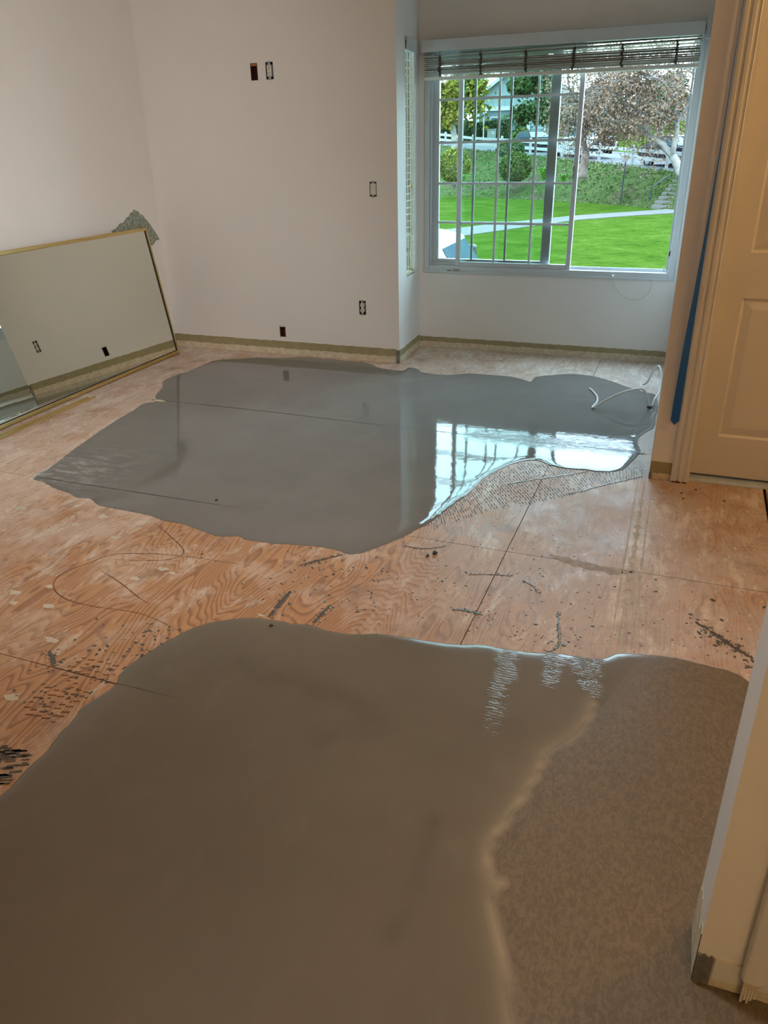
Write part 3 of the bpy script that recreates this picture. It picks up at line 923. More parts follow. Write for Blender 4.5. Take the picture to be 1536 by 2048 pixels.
def mottle(p):
    ins = inside(p, right_poly)
    d = seg_dist(p, ridge_s)
    d2 = seg_dist(p, [(-0.088, 1.82), (-0.02, 2.05), (0.10, 2.2)])
    return np.where(ins, np.clip(d / 0.012, 0, 1) * np.clip(d2 / 0.07, 0, 1), 0)
def ridge_a(p):
    d = seg_dist(p, ridge_s)
    ins = inside(p, right_poly)
    w = np.where(ins, 0.006, 0.024)
    return 0.40 * np.exp(-(d / w) ** 2) + 0.45 * np.exp(-(d / 0.007) ** 2) + np.where(ins, 0, 0.20 * np.exp(-d / 0.05))
def ripple_n(p):
    r = np.exp(-(seg_dist(p, GLINT) / 0.026) ** 2) * np.clip((p[:, 1] - 1.5) / 0.35, 0, 1)
    r += np.exp(-(seg_dist(p, GLINT2) / 0.020) ** 2)
    r += np.where(inside(p, GLINT3), 0.9, 0) + 0.7 * np.exp(-(seg_dist(p, GLINT3, True) / 0.012) ** 2)
    return r
near = puddle('leveling_compound_puddle', near_outline, M['level_dry'], 0.0045, 0.022, 0.0016,
              {'mottle': mottle, 'ridge': ridge_a, 'film': zero, 'ripple': ripple_n,
               'streak': lambda p: 0.35 * np.exp(-(seg_dist(p, STREAK2) / 0.05) ** 2) + 0.4 * np.exp(-(seg_dist(p, STREAK3) / 0.02) ** 2)}, 12)
tag(near, 'large brown foreground puddle of leveling compound with a raised ridge', 'puddle')

def ribbon(mb, line, w0, z, thick=0.0006, rnd=None, taper=True, jag=0.0):
    L = smooth_line(line, 0.012) if len(line) > 2 else smooth_line([line[0], ((line[0][0] + line[1][0]) / 2, (line[0][1] + line[1][1]) / 2), line[1]], 0.012)
    n = len(L)
    vs_ = []
    for i, (x, y) in enumerate(L):
        a, b = L[max(0, i - 1)], L[min(n - 1, i + 1)]
        t = Vector((b[0] - a[0], b[1] - a[1])).normalized()
        w = w0 * (min(1.0, 0.25 + 3 * min(i, n - 1 - i) / n) if taper else 1.0)
        if rnd and jag:
            w *= rnd.uniform(1 - jag, 1 + jag)
        vs_ += [(x - t.y * w, y + t.x * w, z), (x - t.y * w * 0.55, y + t.x * w * 0.55, z + thick), (x + t.y * w * 0.55, y - t.x * w * 0.55, z + thick), (x + t.y * w, y - t.x * w, z)]
    fs = []
    for i in range(n - 1):
        a, b = 4 * i, 4 * i + 4
        fs += [(a, b, b + 1, a + 1), (a + 1, b + 1, b + 2, a + 2), (a + 2, b + 2, b + 3, a + 3)]
    mb.add(vs_, fs)
    return mb

# seams of the sheets telegraphing through the wet compound
ribbon(MB(), SEAM_A[:4], 0.0048, 0.0044, 0.0004, random.Random(2), False, 0.5).build('seam_line', M['seam'], far)
ribbon(MB(), SEAM_A[3:], 0.0055, 0.0044, 0.0004, random.Random(2), False, 0.3).build('seam_line', M['seam'], far)
ribbon(MB(), SEAM_B, 0.0036, 0.0044, 0.0004, random.Random(3), True, 0.4).build('seam_line', M['seam'], far)
ribbon(MB(), SEAM_C[1:], 0.0024, 0.0046, 0.0003, random.Random(4), True, 0.4).build('seam_line', M['seam'], near)
ribbon(MB(), SEAM_C[:2], 0.0022, 0.0003, 0.0004, random.Random(4), False, 0.4).build('seam_line', M['seam'], floor)
# marks on the plywood
for ln in (PENCIL1, PENCIL2, PENCIL3):
    ribbon(MB(), ln, 0.0024, 0.0002, 0.0004, random.Random(6), True, 0.5).build('scratch_line', M['pencil'], floor)
rnd = random.Random(21)
for k, (x, y) in enumerate(BLOTCH):
    r = rnd.uniform(0.008, 0.026)
    n = 11
    poly = [(x + math.cos(a) * r * rnd.uniform(0.5, 1.3) * 1.4, y + math.sin(a) * r * rnd.uniform(0.4, 1.0)) for a in [2 * math.pi * q / n for q in range(n)]]
    MB().prism(poly, lambda a, b, d: (a, b, d), 0.0001, 0.0007).build('paint_splash', M['blotch'], floor)
gs = [(-0.042, 2.09), (-0.050, 2.4), (-0.056, 2.85), (-0.062, 3.2), (-0.066, 3.52)]
for off, w in ((0.0, 0.010), (0.034, 0.004), (-0.03, 0.003)):
    ribbon(MB(), [(x + off, y) for x, y in gs], w, 0.0002, 0.0004, random.Random(8), True, 0.8).build('plaster_ghost_line', M['gluestrip'], floor)
ribbon(MB(), [(-0.36, 2.66), (-0.25, 2.625), (-0.10, 2.61), (-0.04, 2.63)], 0.026, 0.0002, 0.0004, random.Random(9), True, 0.35).build('grey_stain', M['greystain'], floor)
for x, y in ((-1.096, 2.244), (0.10, 3.43), (0.28, 3.40), (0.11, 3.37), (0.16, 3.49)):
    MB().lathe((x, y, 0.0), [(0.007, 0.0001), (0.006, 0.0010), (0.002, 0.0013)], 9).build('rust_spot', M['rust'], floor)

def dab(mb, x, y, r, rnd, h=0.0016):
    n = 6
    a0 = rnd.uniform(0, 6.28)
    st = rnd.uniform(1.0, 2.2)
    rot = rnd.uniform(0, 3.14)
    vs_ = []
    for q in range(n):
        a = a0 + 2 * math.pi * q / n
        u, w = math.cos(a) * r * st * rnd.uniform(0.7, 1.2), math.sin(a) * r * rnd.uniform(0.7, 1.2)
        vs_.append((x + u * math.cos(rot) - w * math.sin(rot), y + u * math.sin(rot) + w * math.cos(rot), 0.0001))
    vs_.append((x, y, h))
    mb.add(vs_, [(q, (q + 1) % n, n) for q in range(n)])
# ---- splashes and trowel smears
SM = [('SMEAR1', SMEAR1, 0.011, 'dark trowel smear just above the near puddle, left of its neighbour'),
      ('SMEAR2', SMEAR2, 0.010, 'short dark smear touching the top edge of the near puddle'),
      ('SMEAR3', SMEAR3, 0.009, 'dark smear running into the lower tip of the far puddle'),
      ('SMEAR4', SMEAR4, 0.009, 'wet grey dab of compound lying mid floor by a sheet seam'),
      ('SMEAR5', SMEAR5, 0.011, 'long broken dark smear on plywood beside the foreground partition'),
      ('SMEAR6', SMEAR6, 0.0035, 'thin short curved trowel streak on the middle of the plywood'),
      ('SMEAR7', SMEAR7, 0.0035, 'thin hooked trowel streak right of the seam on the plywood'),
      ('SMEAR8', SMEAR8, 0.0045, 'thin wavy streak under the right rim of the far puddle'),
      ('SMEAR9', SMEAR9, 0.004, 'hooked drip line above the glinting rim of the near puddle'),
      ('SMEAR10', SMEAR10, 0.010, 'small grey dab at the start of the left seam')]
def smear(line, w, seed, lab):
    r_ = random.Random(seed)
    L = smooth_line(line, 0.005)
    n = len(L)
    L2 = [(x + r_.gauss(0, w * 0.16), y + r_.gauss(0, w * 0.16)) for x, y in L]
    mb = MB()
    vs_, fs = [], []
    for i, (x, y) in enumerate(L2):
        a, b = L[max(0, i - 1)], L[min(n - 1, i + 1)]
        t = Vector((b[0] - a[0], b[1] - a[1])).normalized()
        ww = w * (0.45 + 1.3 * min(i, n - 1 - i) / n) * r_.uniform(0.65, 1.25)
        if r_.random() < 0.10:
            ww *= 0.25
        vs_ += [(x - t.y * ww, y + t.x * ww, 0.0002), (x - t.y * ww * 0.5, y + t.x * ww * 0.5, 0.0016), (x + t.y * ww * 0.5, y - t.x * ww * 0.5, 0.0016), (x + t.y * ww, y - t.x * ww, 0.0002)]
    for i in range(n - 1):
        a, b = 4 * i, 4 * i + 4
        fs += [(a, b, b + 1, a + 1), (a + 1, b + 1, b + 2, a + 2), (a + 2, b + 2, b + 3, a + 3)]
    o = mb.add(vs_, fs).build('compound_smear', M['smear'])
    tag(o, lab, 'smear', 'dried trowel smears on the plywood')
    fl = MB()
    for q in range(int(n * 0.8) + 6):
        x, y = r_.choice(L)
        dab(fl, x + r_.gauss(0, w * 1.4), y + r_.gauss(0, w * 1.4), r_.uniform(0.0012, 0.0035), r_)
    tag(fl.build('flecks', M['smear'], o), kind='stuff')
for nm, ln, w, lab in SM:
    smear(ln, w, nm, lab)
for nm, ln, w, lab in (('b1', BEAD1, 0.0075, 'bright wet bead of compound inside the combed trowel marks'),
                       ('b2', BEAD2, 0.0055, 'thin broken wet bead along the outer edge of the combed trowel marks')):
    o = ribbon(MB(), ln, w, 0.0003, 0.0016, random.Random(nm), True, 0.6).build('compound_bead', M['level_wet'], None, True)
    tag(o, lab, 'smear', 'wet beads of compound')

def lerp_line(line, t):
    L = np.array(line)
    s = np.concatenate([[0], np.cumsum(np.hypot(*np.diff(L, axis=0).T))])
    s /= s[-1]
    return np.array([np.interp(t, s, L[:, 0]), np.interp(t, s, L[:, 1])])
rnd = random.Random(31)
comb = MB()
for c in range(84):
    t = c / 83
    a, b = lerp_line(COMB_IN, t), lerp_line(COMB_OUT, t)
    width = np.hypot(*(b - a))
    nr = max(1, int(width / 0.036))
    for r in range(nr + 1):
        if rnd.random() < 0.16 + 0.25 * abs(t - 0.5):
            continue
        v0 = (r + rnd.uniform(-0.15, 0.15)) / (nr + 1)
        p = a + (b - a) * v0
        ln = rnd.uniform(0.016, 0.042)
        dv = (b - a) / max(width, 1e-6)
        dv = np.array([dv[0] * 0.55 + 0.15, dv[1]])
        q = p + dv * ln
        w = rnd.uniform(0.0016, 0.0034)
        s_ = np.array([-dv[1], dv[0]]) * w
        z = 0.0015
        comb.add([(*(p - s_), 0.0001), (*(p + s_), 0.0001), (*(q + s_), 0.0001), (*(q - s_), 0.0001), (*(p + (q - p) * 0.2), z), (*(p + (q - p) * 0.8), z)],
                 [(0, 1, 4), (1, 2, 5, 4), (2, 3, 5), (3, 0, 4, 5)])
tag(comb.build('trowel_comb_marks', M['smear']), 'fine combed trowel marks fanning below the window reflection', 'trowel marks', kind='stuff')

spl = MB()
def on_wood(x, y):
    q = np.array([[x, y]])
    return not (inside(q, FAR_PUDDLE)[0] or inside(q, near_outline)[0])
for k in range(330):
    x = rnd.gauss(-0.45, 0.55)
    y = 2.05 + abs(rnd.gauss(0, 0.33))
    if x > 0.4 or not on_wood(x, y): continue
    dab(spl, x, y, rnd.uniform(0.0012, 0.0040) * (1 if rnd.random() < 0.9 else 2.0), rnd)
for k in range(120):
    t = rnd.random()
    x, y = -1.50 - abs(rnd.gauss(0, 0.12)) , rnd.uniform(1.25, 1.75)
    if on_wood(x + (y - 1.25) * 0.15, y): dab(spl, x + (y - 1.25) * 0.15, y, rnd.uniform(0.002, 0.006), rnd)
for k in range(60):
    x, y = rnd.uniform(-1.35, -0.9), rnd.uniform(2.0, 2.36)
    dab(spl, x, y, rnd.uniform(0.002, 0.006), rnd)
for k in range(45):
    t = rnd.random()
    dab(spl, 0.16 + 0.2 * t + rnd.gauss(0, 0.02), 2.37 - 0.19 * t + rnd.gauss(0, 0.03), rnd.uniform(0.002, 0.007), rnd)
tag(spl.build('compound_splatter', M['smear']), 'small dark splatters of compound scattered over the bare plywood', 'splatter', kind='stuff')
# comb marks at the left rim of the near puddle
cb = MB()
for row in range(5):
    for k in range(13):
        if rnd.random() < 0.2: continue
        y = 1.235 + k * 0.0225 + rnd.uniform(-0.003, 0.003)
        x = -1.505 - row * 0.030 - (y - 1.24) * 0.02 + rnd.uniform(-0.004, 0.004)
        cb.obox((x, y, 0.0006), (0.96, 0.28, 0), (-0.28, 0.96, 0), (0, 0, 1), rnd.uniform(0.006, 0.013), rnd.uniform(0.0012, 0.0026), 0.0006)
tag(cb.build('trowel_comb_marks', M['pencil']), 'short dark notched trowel marks beside the left rim of the near puddle', 'trowel marks', kind='stuff')
br = MB()
for k in range(70):
    x, y = rnd.uniform(-1.58, -1.455), rnd.uniform(0.99, 1.11)
    br.obox((x, y, 0.0007), (0.9, 0.43, 0), (-0.43, 0.9, 0), (0, 0, 1), rnd.uniform(0.006, 0.022), rnd.uniform(0.0015, 0.004), 0.0007)
tag(br.build('brushed_smear_patch', M['smear']), 'dark scrubbed smear patch at the left edge of the near puddle', 'smear', kind='stuff')
# loose crumbs
labs = ['dark crumb of compound on the plywood below the far puddle', 'smaller dark crumb left of the larger one below the far puddle',
        'dark speck sitting in the top rim of the near puddle', None, 'tiny dark speck floating in the far puddle']
for (x, y), lab in zip(PEBBLE, labs):
    if not lab: continue
    r = 0.011 if 'crumb of' in lab else 0.007
    bm = bmesh.new()
    bmesh.ops.create_icosphere(bm, subdivisions=2, radius=r)
    for v in bm.verts:
        v.co *= rnd.uniform(0.7, 1.2)
        v.co.z = max(v.co.z * 0.7 + r * 0.5, 0.0)
        v.co += Vector((x, y, 0.0002 if 'crumb' in lab else 0.0035))
    me = bpy.data.meshes.new('compound_crumb')
    bm.to_mesh(me)
    bm.free()
    tag(link_mesh('compound_crumb', me, M['seam']), lab, 'crumb', 'loose crumbs of compound')
# pale splinter at the rim of the far puddle
o = MB().prism([(-3.10, 3.872), (-3.07, 3.866), (-3.012, 3.876), (-3.03, 3.890), (-3.075, 3.900), (-3.098, 3.892)], lambda a, b, d: (a, b, d), 0.0045, 0.0065).build('wood_chip', M['gypsum'])
tag(o, 'pale wood chip on the left rim of the far puddle', 'wood chip')

# ================================================================== MIRROR AND BRASS STRIPS
m_yaw, m_lean, MW = 0.034, 0.151, 0.945
md = Vector((math.sin(m_yaw), -math.cos(m_yaw), 0))
m_side = Vector((math.cos(m_yaw), math.sin(m_yaw), 0))
mn_ = (m_side * math.cos(m_lean) + Vector((0, 0, math.sin(m_lean)))).normalized()
mu = mn_.cross(md).normalized()
if mu.z < 0: mu = -mu
mb0 = Vector((-3.690, 5.003, 0.0))
ML = 2.25
mb0 = mb0 + Vector((0, 0, 0.004))
def MP(a, b, d): return mb0 + md * a + mu * b + mn_ * d
mir = empty('wall_mirror', tuple(MP(ML / 2, 0, 0)))
tag(mir, 'large brass-framed mirror leaning sideways against the left wall', 'mirror')
def mbox(a0, a1, b0, b1, d0, d1):
    mb = MB()
    P = [MP(a0, b0, d0), MP(a1, b0, d0), MP(a1, b1, d0), MP(a0, b1, d0), MP(a0, b0, d1), MP(a1, b0, d1), MP(a1, b1, d1), MP(a0, b1, d1)]
    return mb.add(P, [(0, 3, 2, 1), (4, 5, 6, 7), (0, 1, 5, 4), (1, 2, 6, 5), (2, 3, 7, 6), (3, 0, 4, 7)])
mbox(0.006, ML - 0.006, 0.008, MW - 0.008, -0.006, -0.002).build('mirror_glass', M['mirror'], mir)
mbox(0.002, ML - 0.002, 0.002, MW - 0.002, -0.014, -0.0065).build('backing_board', M['blackpl'], mir)
FW = 0.024
mbox(0, ML, MW - FW, MW, -0.022, 0.008).build('frame_rail', M['brass'], mir, bevel=0.003)
mbox(0, ML, 0, FW, -0.022, 0.008).build('frame_rail', M['brass'], mir, bevel=0.003)
mbox(0, 0.015, FW, MW - FW, -0.022, 0.008).build('frame_rail', M['brass'], mir, bevel=0.003)
mbox(ML - 0.013, ML, FW, MW - FW, -0.022, 0.008).build('frame_rail', M['brass'], mir, bevel=0.003)
mbox(0.0151, 0.021, FW, MW - FW, -0.004, 0.003).build('shadow_strip', M['blackpl'], mir)  # black strips standing in for the shade inside the frame
mbox(0.0131, ML, FW, FW + 0.005, -0.004, 0.003).build('shadow_strip', M['blackpl'], mir)
mbox(-0.004, 0.03, 0.03, 0.075, -0.020, -0.013).build('corner_clip', M['blackpl'], mir)
mbox(-0.006, 0.03, MW - 0.075, MW - 0.035, -0.020, -0.013).build('corner_clip', M['blackpl'], mir)
mbox(0.01, 0.05, MW - 0.003, MW + 0.002, -0.018, -0.006).build('corner_clip', M['blackpl'], mir)
sd = Vector((-0.033, 0.9994, 0)).normalized()
for k, (off, ln, lab) in enumerate(((0.052, 0.90, 'inner brass edge strip lying against the foot of the mirror'), (0.083, 0.93, 'outer brass edge strip lying on the plywood before the mirror'))):
    base = Vector((-3.502 + (off - 0.083) * 1.0, 2.90, 0))
    sdir = sd
    sx = Vector((sdir.y, -sdir.x, 0))
    prof_s = [(-0.011, 0.0), (-0.011, 0.008), (-0.006, 0.011), (0.004, 0.011), (0.010, 0.006), (0.010, 0.0)]
    o = MB().prism(prof_s, lambda a, b, d: tuple(base + sdir * d + sx * a + Vector((0, 0, b + 0.0003))), 0.0, ln).build('brass_trim_strip', M['brass'], None, bevel=0.001)
    tag(o, lab, 'trim strip', 'loose brass strips by the mirror')

# ================================================================== ELECTRICAL BOXES ON THE BACK WALL
def wbox(h, depth, inner, name_box, matb, root, rim=None):
    x0, x1, z0, z1 = h
    x0 += 0.0008; x1 -= 0.0008; z0 += 0.0008; z1 -= 0.0008
    t = 0.002
    mb = MB()
    mb.box(x0, x0 + t, YB + 0.001, YB + depth, z0, z1)
    mb.box(x1 - t, x1, YB + 0.001, YB + depth, z0, z1)
    mb.box(x0 + t, x1 - t, YB + 0.001, YB + depth, z0, z0 + t)
    mb.box(x0 + t, x1 - t, YB + 0.001, YB + depth, z1 - t, z1)
    mb.box(x0 + t, x1 - t, YB + depth - t, YB + depth, z0 + t, z1 - t)
    return mb.build(name_box, matb, root)
def eroot(name, h, lab, cat):
    o = empty(name, ((h[0] + h[1]) / 2, YB, h[2]))
    return tag(o, lab, cat)
h = HOLES['brown']
r = eroot('electrical_box', h, 'empty rust-brown electrical box high on the back wall', 'electrical box')
wbox(h, 0.05, None, 'box_shell', M['rustbox'], r)
MB().box(h[0] + 0.002, h[1] - 0.008, YB + 0.002, YB + 0.03, h[3] - 0.017, h[3] - 0.003).build('cable_clamp', M['copper'], r)
mb = MB()
for k in range(4):
    xx = h[0] + 0.012 + k * 0.010
    mb.tube([(xx, YB + 0.045, h[3] - 0.02), (xx + 0.006, YB + 0.03, h[2] + 0.05), (xx - 0.004, YB + 0.02, h[2] + 0.03), (xx + 0.003, YB + 0.035, h[2] + 0.015)], 0.0018, 5)
mb.build('folded_wires', M['rustbox'], r)
def duplex(r, h, boxmat, faceproud=-0.002, square=False):
    cx, cz = (h[0] + h[1]) / 2, (h[2] + h[3]) / 2
    wbox(h, 0.05, None, 'box_shell', boxmat, r)
    MB().box(cx - 0.010, cx + 0.010, YB - 0.001, YB + 0.002, h[2] - 0.004, h[3] + 0.004).build('yoke', M['steel'], r)
    fb = MB()
    if square:
        fb.box(cx - 0.0165, cx + 0.0165, YB - 0.006, YB + 0.03, cz - 0.034, cz + 0.034)
        face = fb.build('receptacle_face', M['device'], r, bevel=0.002)
    else:
        for s in (-1, 1):
            fb.lathe((cx, YB - 0.005, cz + s * 0.0195), [(0.0165, 0.03), (0.0165, 0.0), (0.0155, -0.001)], 16, 'y')
        fb.box(cx - 0.010, cx + 0.010, YB - 0.003, YB + 0.025, cz - 0.03, cz + 0.03)
        face = fb.build('receptacle_face', M['device'], r)
    for s in (-1, 1):
        for q in (-1, 1):
            MB().box(cx + q * 0.0062 - 0.0012, cx + q * 0.0062 + 0.0012, YB - 0.0075, YB - 0.0055, cz + s * 0.0195 + 0.001, cz + s * 0.0195 + 0.009).build('slot', M['boxdark'], face)
        MB().lathe((cx, YB - 0.0065, cz + s * 0.0195 - 0.007), [(0.003, 0.0015), (0.003, -0.001), (0.0015, -0.0011)], 8, 'y').build('slot', M['boxdark'], face)
h = HOLES['top']
r = eroot('wall_outlet', h, 'uncovered outlet in a blue box high on the back wall', 'outlet')
duplex(r, h, M['boxblue'], square=True)
h = HOLES['outlet']
r = eroot('wall_outlet', h, 'uncovered duplex outlet low on the back wall near its right corner', 'outlet')
duplex(r, h, M['boxdark'])
h = HOLES['switch']
r = eroot('light_switch', h, 'uncovered rocker light switch at mid height on the back wall', 'switch')
wbox(h, 0.05, None, 'box_shell', M['boxdark'], r)
cx, cz = (h[0] + h[1]) / 2, (h[2] + h[3]) / 2
MB().box(cx - 0.009, cx + 0.009, YB - 0.001, YB + 0.002, h[2] - 0.006, h[3] + 0.006).build('yoke', M['steel'], r)
MB().box(cx - 0.0195, cx + 0.021, YB - 0.004, YB + 0.03, cz - 0.036, cz + 0.036).build('switch_body', M['device'], r, bevel=0.002)
MB().prism([(-0.0065, -0.030), (-0.0045, 0.0), (-0.009, 0.030), (-0.0035, 0.030), (-0.0035, -0.030)], lambda a, b, d: (cx + d, YB + a, cz + b), -0.014, 0.016).build('rocker', M['device'], r)
h = HOLES['jack']
r = eroot('electrical_box', h, 'small dark open box just above the olive band on the back wall', 'electrical box')
wbox(h, 0.05, None, 'box_shell', M['rustbox'], r)
fr_ = MB()
fr_.box(h[0] - 0.006, h[1] + 0.006, YB - 0.0015, YB - 0.0002, h[3], h[3] + 0.012)
fr_.box(h[0] - 0.006, h[0], YB - 0.0015, YB - 0.0002, h[2] - 0.006, h[3])
fr_.box(h[1], h[1] + 0.006, YB - 0.0015, YB - 0.0002, h[2] - 0.006, h[3])
fr_.build('bare_paper_edge', M['device'], r)

# ================================================================== BLINDS
rnd = random.Random(77)
bl = empty('window_blind', (-1.005, 5.72, 2.0))
tag(bl, 'grey-white slatted blind pulled up unevenly above the wide window', 'blind')
va = MB().box(-1.900, -0.118, 5.672, 5.682, 2.012, 2.082)
va.build('valance', M['vinyl'], bl, bevel=0.002)
MB().box(-1.900, -1.890, 5.682, 5.755, 2.012, 2.082).build('valance_return', M['vinyl'], bl)
MB().box(-0.128, -0.118, 5.682, 5.755, 2.012, 2.082).build('valance_return', M['vinyl'], bl)
MB().box(-1.885, -0.132, 5.700, 5.750, 2.030, 2.075).build('head_rail', M['vinyl'], bl)
MB().box(-0.112, -0.086, 5.70, 5.7675, 1.995, 2.115).build('mounting_bracket', M['vinyl'], bl)
prof_sl = [(-0.023, 0.0), (-0.012, 0.0022), (0.0, 0.003), (0.012, 0.0022), (0.023, 0.0), (0.023, -0.0018), (0.0, 0.0012), (-0.023, -0.0018)]
slat_me = MB().prism(prof_sl, lambda a, b, d: (d, a, b), -0.880, 0.880).mesh('slat')
slat_me.materials.append(M['slat'])
zz = 1.868
for k in range(23):
    if k < 17:
        zz += rnd.uniform(0.0044, 0.0064)
    else:
        zz += rnd.uniform(0.008, 0.013)
    o = bpy.data.objects.new('slat', slat_me)
    COL.objects.link(o)
    o.parent = bl
    o.matrix_parent_inverse = Matrix.Translation(-Vector(bl.location))
    sag = (k / 22) ** 2 * 0.010
    o.location = (-1.008 + rnd.uniform(-0.003, 0.003), 5.722 + rnd.uniform(-0.004, 0.004), zz)
    o.rotation_euler = (rnd.uniform(-0.16, 0.10), rnd.uniform(-0.003, 0.003) - (0.010 if 17 <= k <= 20 else 0), rnd.uniform(-0.002, 0.002))
MB().box(-1.890, -0.128, 5.697, 5.747, 1.845, 1.866).build('bottom_rail', M['slat'], bl, bevel=0.003)
for k, xx in enumerate((-1.775, -1.49, -1.19, -0.885, -0.585, -0.265)):
    mb = MB()
    for q in range(16):
        z = 1.866 + q * 0.0075
        mb.tube([(xx + rnd.uniform(-0.006, 0.006), 5.696 + rnd.uniform(-0.004, 0.0), z), (xx + rnd.uniform(-0.011, 0.011), 5.690, z + 0.005), (xx + rnd.uniform(-0.006, 0.006), 5.696, z + 0.009)], 0.0062, 4)
    mb.tube([(xx, 5.695, 1.866), (xx + 0.003, 5.692, 1.93), (xx, 5.696, 2.03)], 0.0013, 4)
    mb.build('ladder_cord', M['ladder'], bl)
MB().tube([(-0.175, 5.694, 2.02), (-0.152, 5.694, 1.831), (-0.141, 5.72, 1.387), (-0.143, 5.72, 0.843), (-0.173, 5.72, 0.666)], 0.0013, 5).build('pull_cord', M['cordm'], bl)
MB().lathe((-0.173, 5.72, 0.640), [(0.003, 0.03), (0.006, 0.005), (0.006, 0.0), (0.002, -0.002)], 8).build('cord_tassel', M['cordm'], bl)
cd = smooth_cord = [(-0.497, 5.757, 0.577), (-0.497, 5.754, 0.561), (-0.482, 5.757, 0.517), (-0.439, 5.760, 0.467), (-0.400, 5.761, 0.444), (-0.365, 5.762, 0.436), (-0.325, 5.762, 0.438), (-0.289, 5.761, 0.45), (-0.251, 5.759, 0.493), (-0.239, 5.755, 0.557), (-0.239, 5.756, 0.580)]
o = MB().tube(cd, 0.0016, 6).build('dangling_cord', M['cordm'], None, True)
tag(o, 'thin cord hanging in a loop below the window sill', 'cord')
o = MB().lathe((-0.505, 5.748, 0.590), [(0.003, 0.012), (0.007, 0.008), (0.007, -0.002), (0.003, -0.004)], 8).build('cord_knob', M['cable'])
tag(o, 'small white cord knob on the window sill', 'cord knob')

# side blind
sb = empty('window_blind', SP(0.195, 0.6, -0.03))
tag(sb, 'cream slatted blind let down over the slim side window', 'blind')
def slat_side():
    pr = [(-0.022, 0.0), (0.0, 0.0028), (0.022, 0.0), (0.022, -0.0018), (0.0, 0.001), (-0.022, -0.0018)]
    return MB().prism(pr, lambda a, b, d: (-a * sn.x + d * su.x, -a * sn.y + d * su.y, b), -0.103, 0.103).mesh('slat')
ss_me = slat_side()
ss_me.materials.append(M['slatside'])
for k in range(30):
    z = 0.640 + k * 0.0455
    o = bpy.data.objects.new('slat', ss_me)
    COL.objects.link(o)
    o.parent = sb
    o.matrix_parent_inverse = Matrix.Translation(-Vector(sb.location))
    o.location = SP(0.195, z + rnd.uniform(-0.002, 0.002), 0.022)
    low = max(0, 9 - k) / 9
    o.rotation_euler = (0.0 + rnd.uniform(-0.12, 0.12) * low - 0.18 * low, rnd.uniform(-0.10, 0.10) * low + (0.35 if k == 5 else 0), 0)
f = MB()
sbox(f, 0.086, 0.304, 0.592, 0.610, 0.002, 0.042)
f.build('bottom_rail', M['slatside'], sb)
f = MB()
sbox(f, 0.078, 0.312, 2.005, 2.080, -0.020, -0.010)
f.build('valance', M['vinyl'], sb, bevel=0.002)
f = MB()
sbox(f, 0.088, 0.302, 2.012, 2.055, 0.002, 0.045)
f.build('head_rail', M['vinyl'], sb)
for a in (0.125, 0.195, 0.265):
    MB().tube([SP(a, 0.60, -0.002), SP(a, 2.02, -0.002)], 0.0022, 4).build('ladder_cord', M['slatside'], sb)
for zz, a in ((1.188, 0.185), (1.172, 0.205)):
    MB().lathe(SP(a, zz, -0.006), [(0.003, 0.018), (0.007, 0.006), (0.007, 0.0), (0.003, -0.003)], 8).build('cord_tassel', M['brass'], sb)

# ================================================================== CABLES, TAPE
A, B = Vector((-0.435, 4.539, 0.0)), Vector((-0.120, 4.660, 0.0))
arc = []
for k in range(15):
    t = k / 14
    p = A.lerp(B, t)
    hz = 0.112 * (math.sin(t * math.pi * 0.62) / 1.0) if t < 0.82 else 0.112 * (math.sin(0.82 * math.pi * 0.62)) * max(0.0, 1 - ((t - 0.82) / 0.18) ** 2)
    arc.append((p.x, p.y, 0.009 + hz))
tail = [(-0.505, 4.940, 0.010), (-0.475, 4.88, 0.010), (-0.437, 4.77, 0.010), (-0.425, 4.66, 0.010), (-0.437, 4.575, 0.0095)]
def dense3(pts, k=6):
    P = [Vector(p) for p in pts]
    out = []
    for i in range(len(P) - 1):
        p0, p1, p2, p3 = P[max(0, i - 1)], P[i], P[i + 1], P[min(len(P) - 1, i + 2)]
        for q in range(k):
            t = q / k
            out.append(0.5 * ((2 * p1) + (p2 - p0) * t + (2 * p0 - 5 * p1 + 4 * p2 - p3) * t * t + (3 * p1 - p0 - 3 * p2 + p3) * t ** 3))
    return out + [P[-1]]
w1 = empty('electrical_cable', (-0.30, 4.6, 0.005))
tag(w1, 'white cable arching over the far puddle near the right wall', 'cable')
MB().tube(dense3(tail + arc, 5), 0.0064, 8).build('cable_sheath', M['cable'], w1, True)
MB().tube([(-0.505, 4.940, 0.010), (-0.515, 4.957, 0.011)], 0.0022, 6).build('bare_end', M['steel'], w1)
MB().lathe((-0.118, 4.662, 0.0045), [(0.016, 0.0), (0.013, 0.010), (0.006, 0.012)], 10).build('entry_hole_rim', M['blackpl'], w1)
w2p = [(-0.104, 4.672, 0.012), (-0.100, 4.69, 0.026), (-0.095, 4.72, 0.046), (-0.078, 4.8, 0.064), (-0.079, 4.9, 0.113), (-0.086, 4.95, 0.149), (-0.106, 5.0, 0.173), (-0.135, 5.02, 0.127), (-0.157, 5.02, 0.067), (-0.176, 5.02, 0.045)]
w2 = empty('electrical_cable', (-0.10, 4.8, 0.005))
tag(w2, 'white cable standing in an upright loop against the right wall', 'cable')
MB().tube(dense3(w2p, 6), 0.0064, 8).build('cable_sheath', M['cable'], w2, True)
MB().tube([(-0.176, 5.02, 0.045), (-0.185, 5.02, 0.040)], 0.0035, 6).build('bare_end', M['blackpl'], w2)

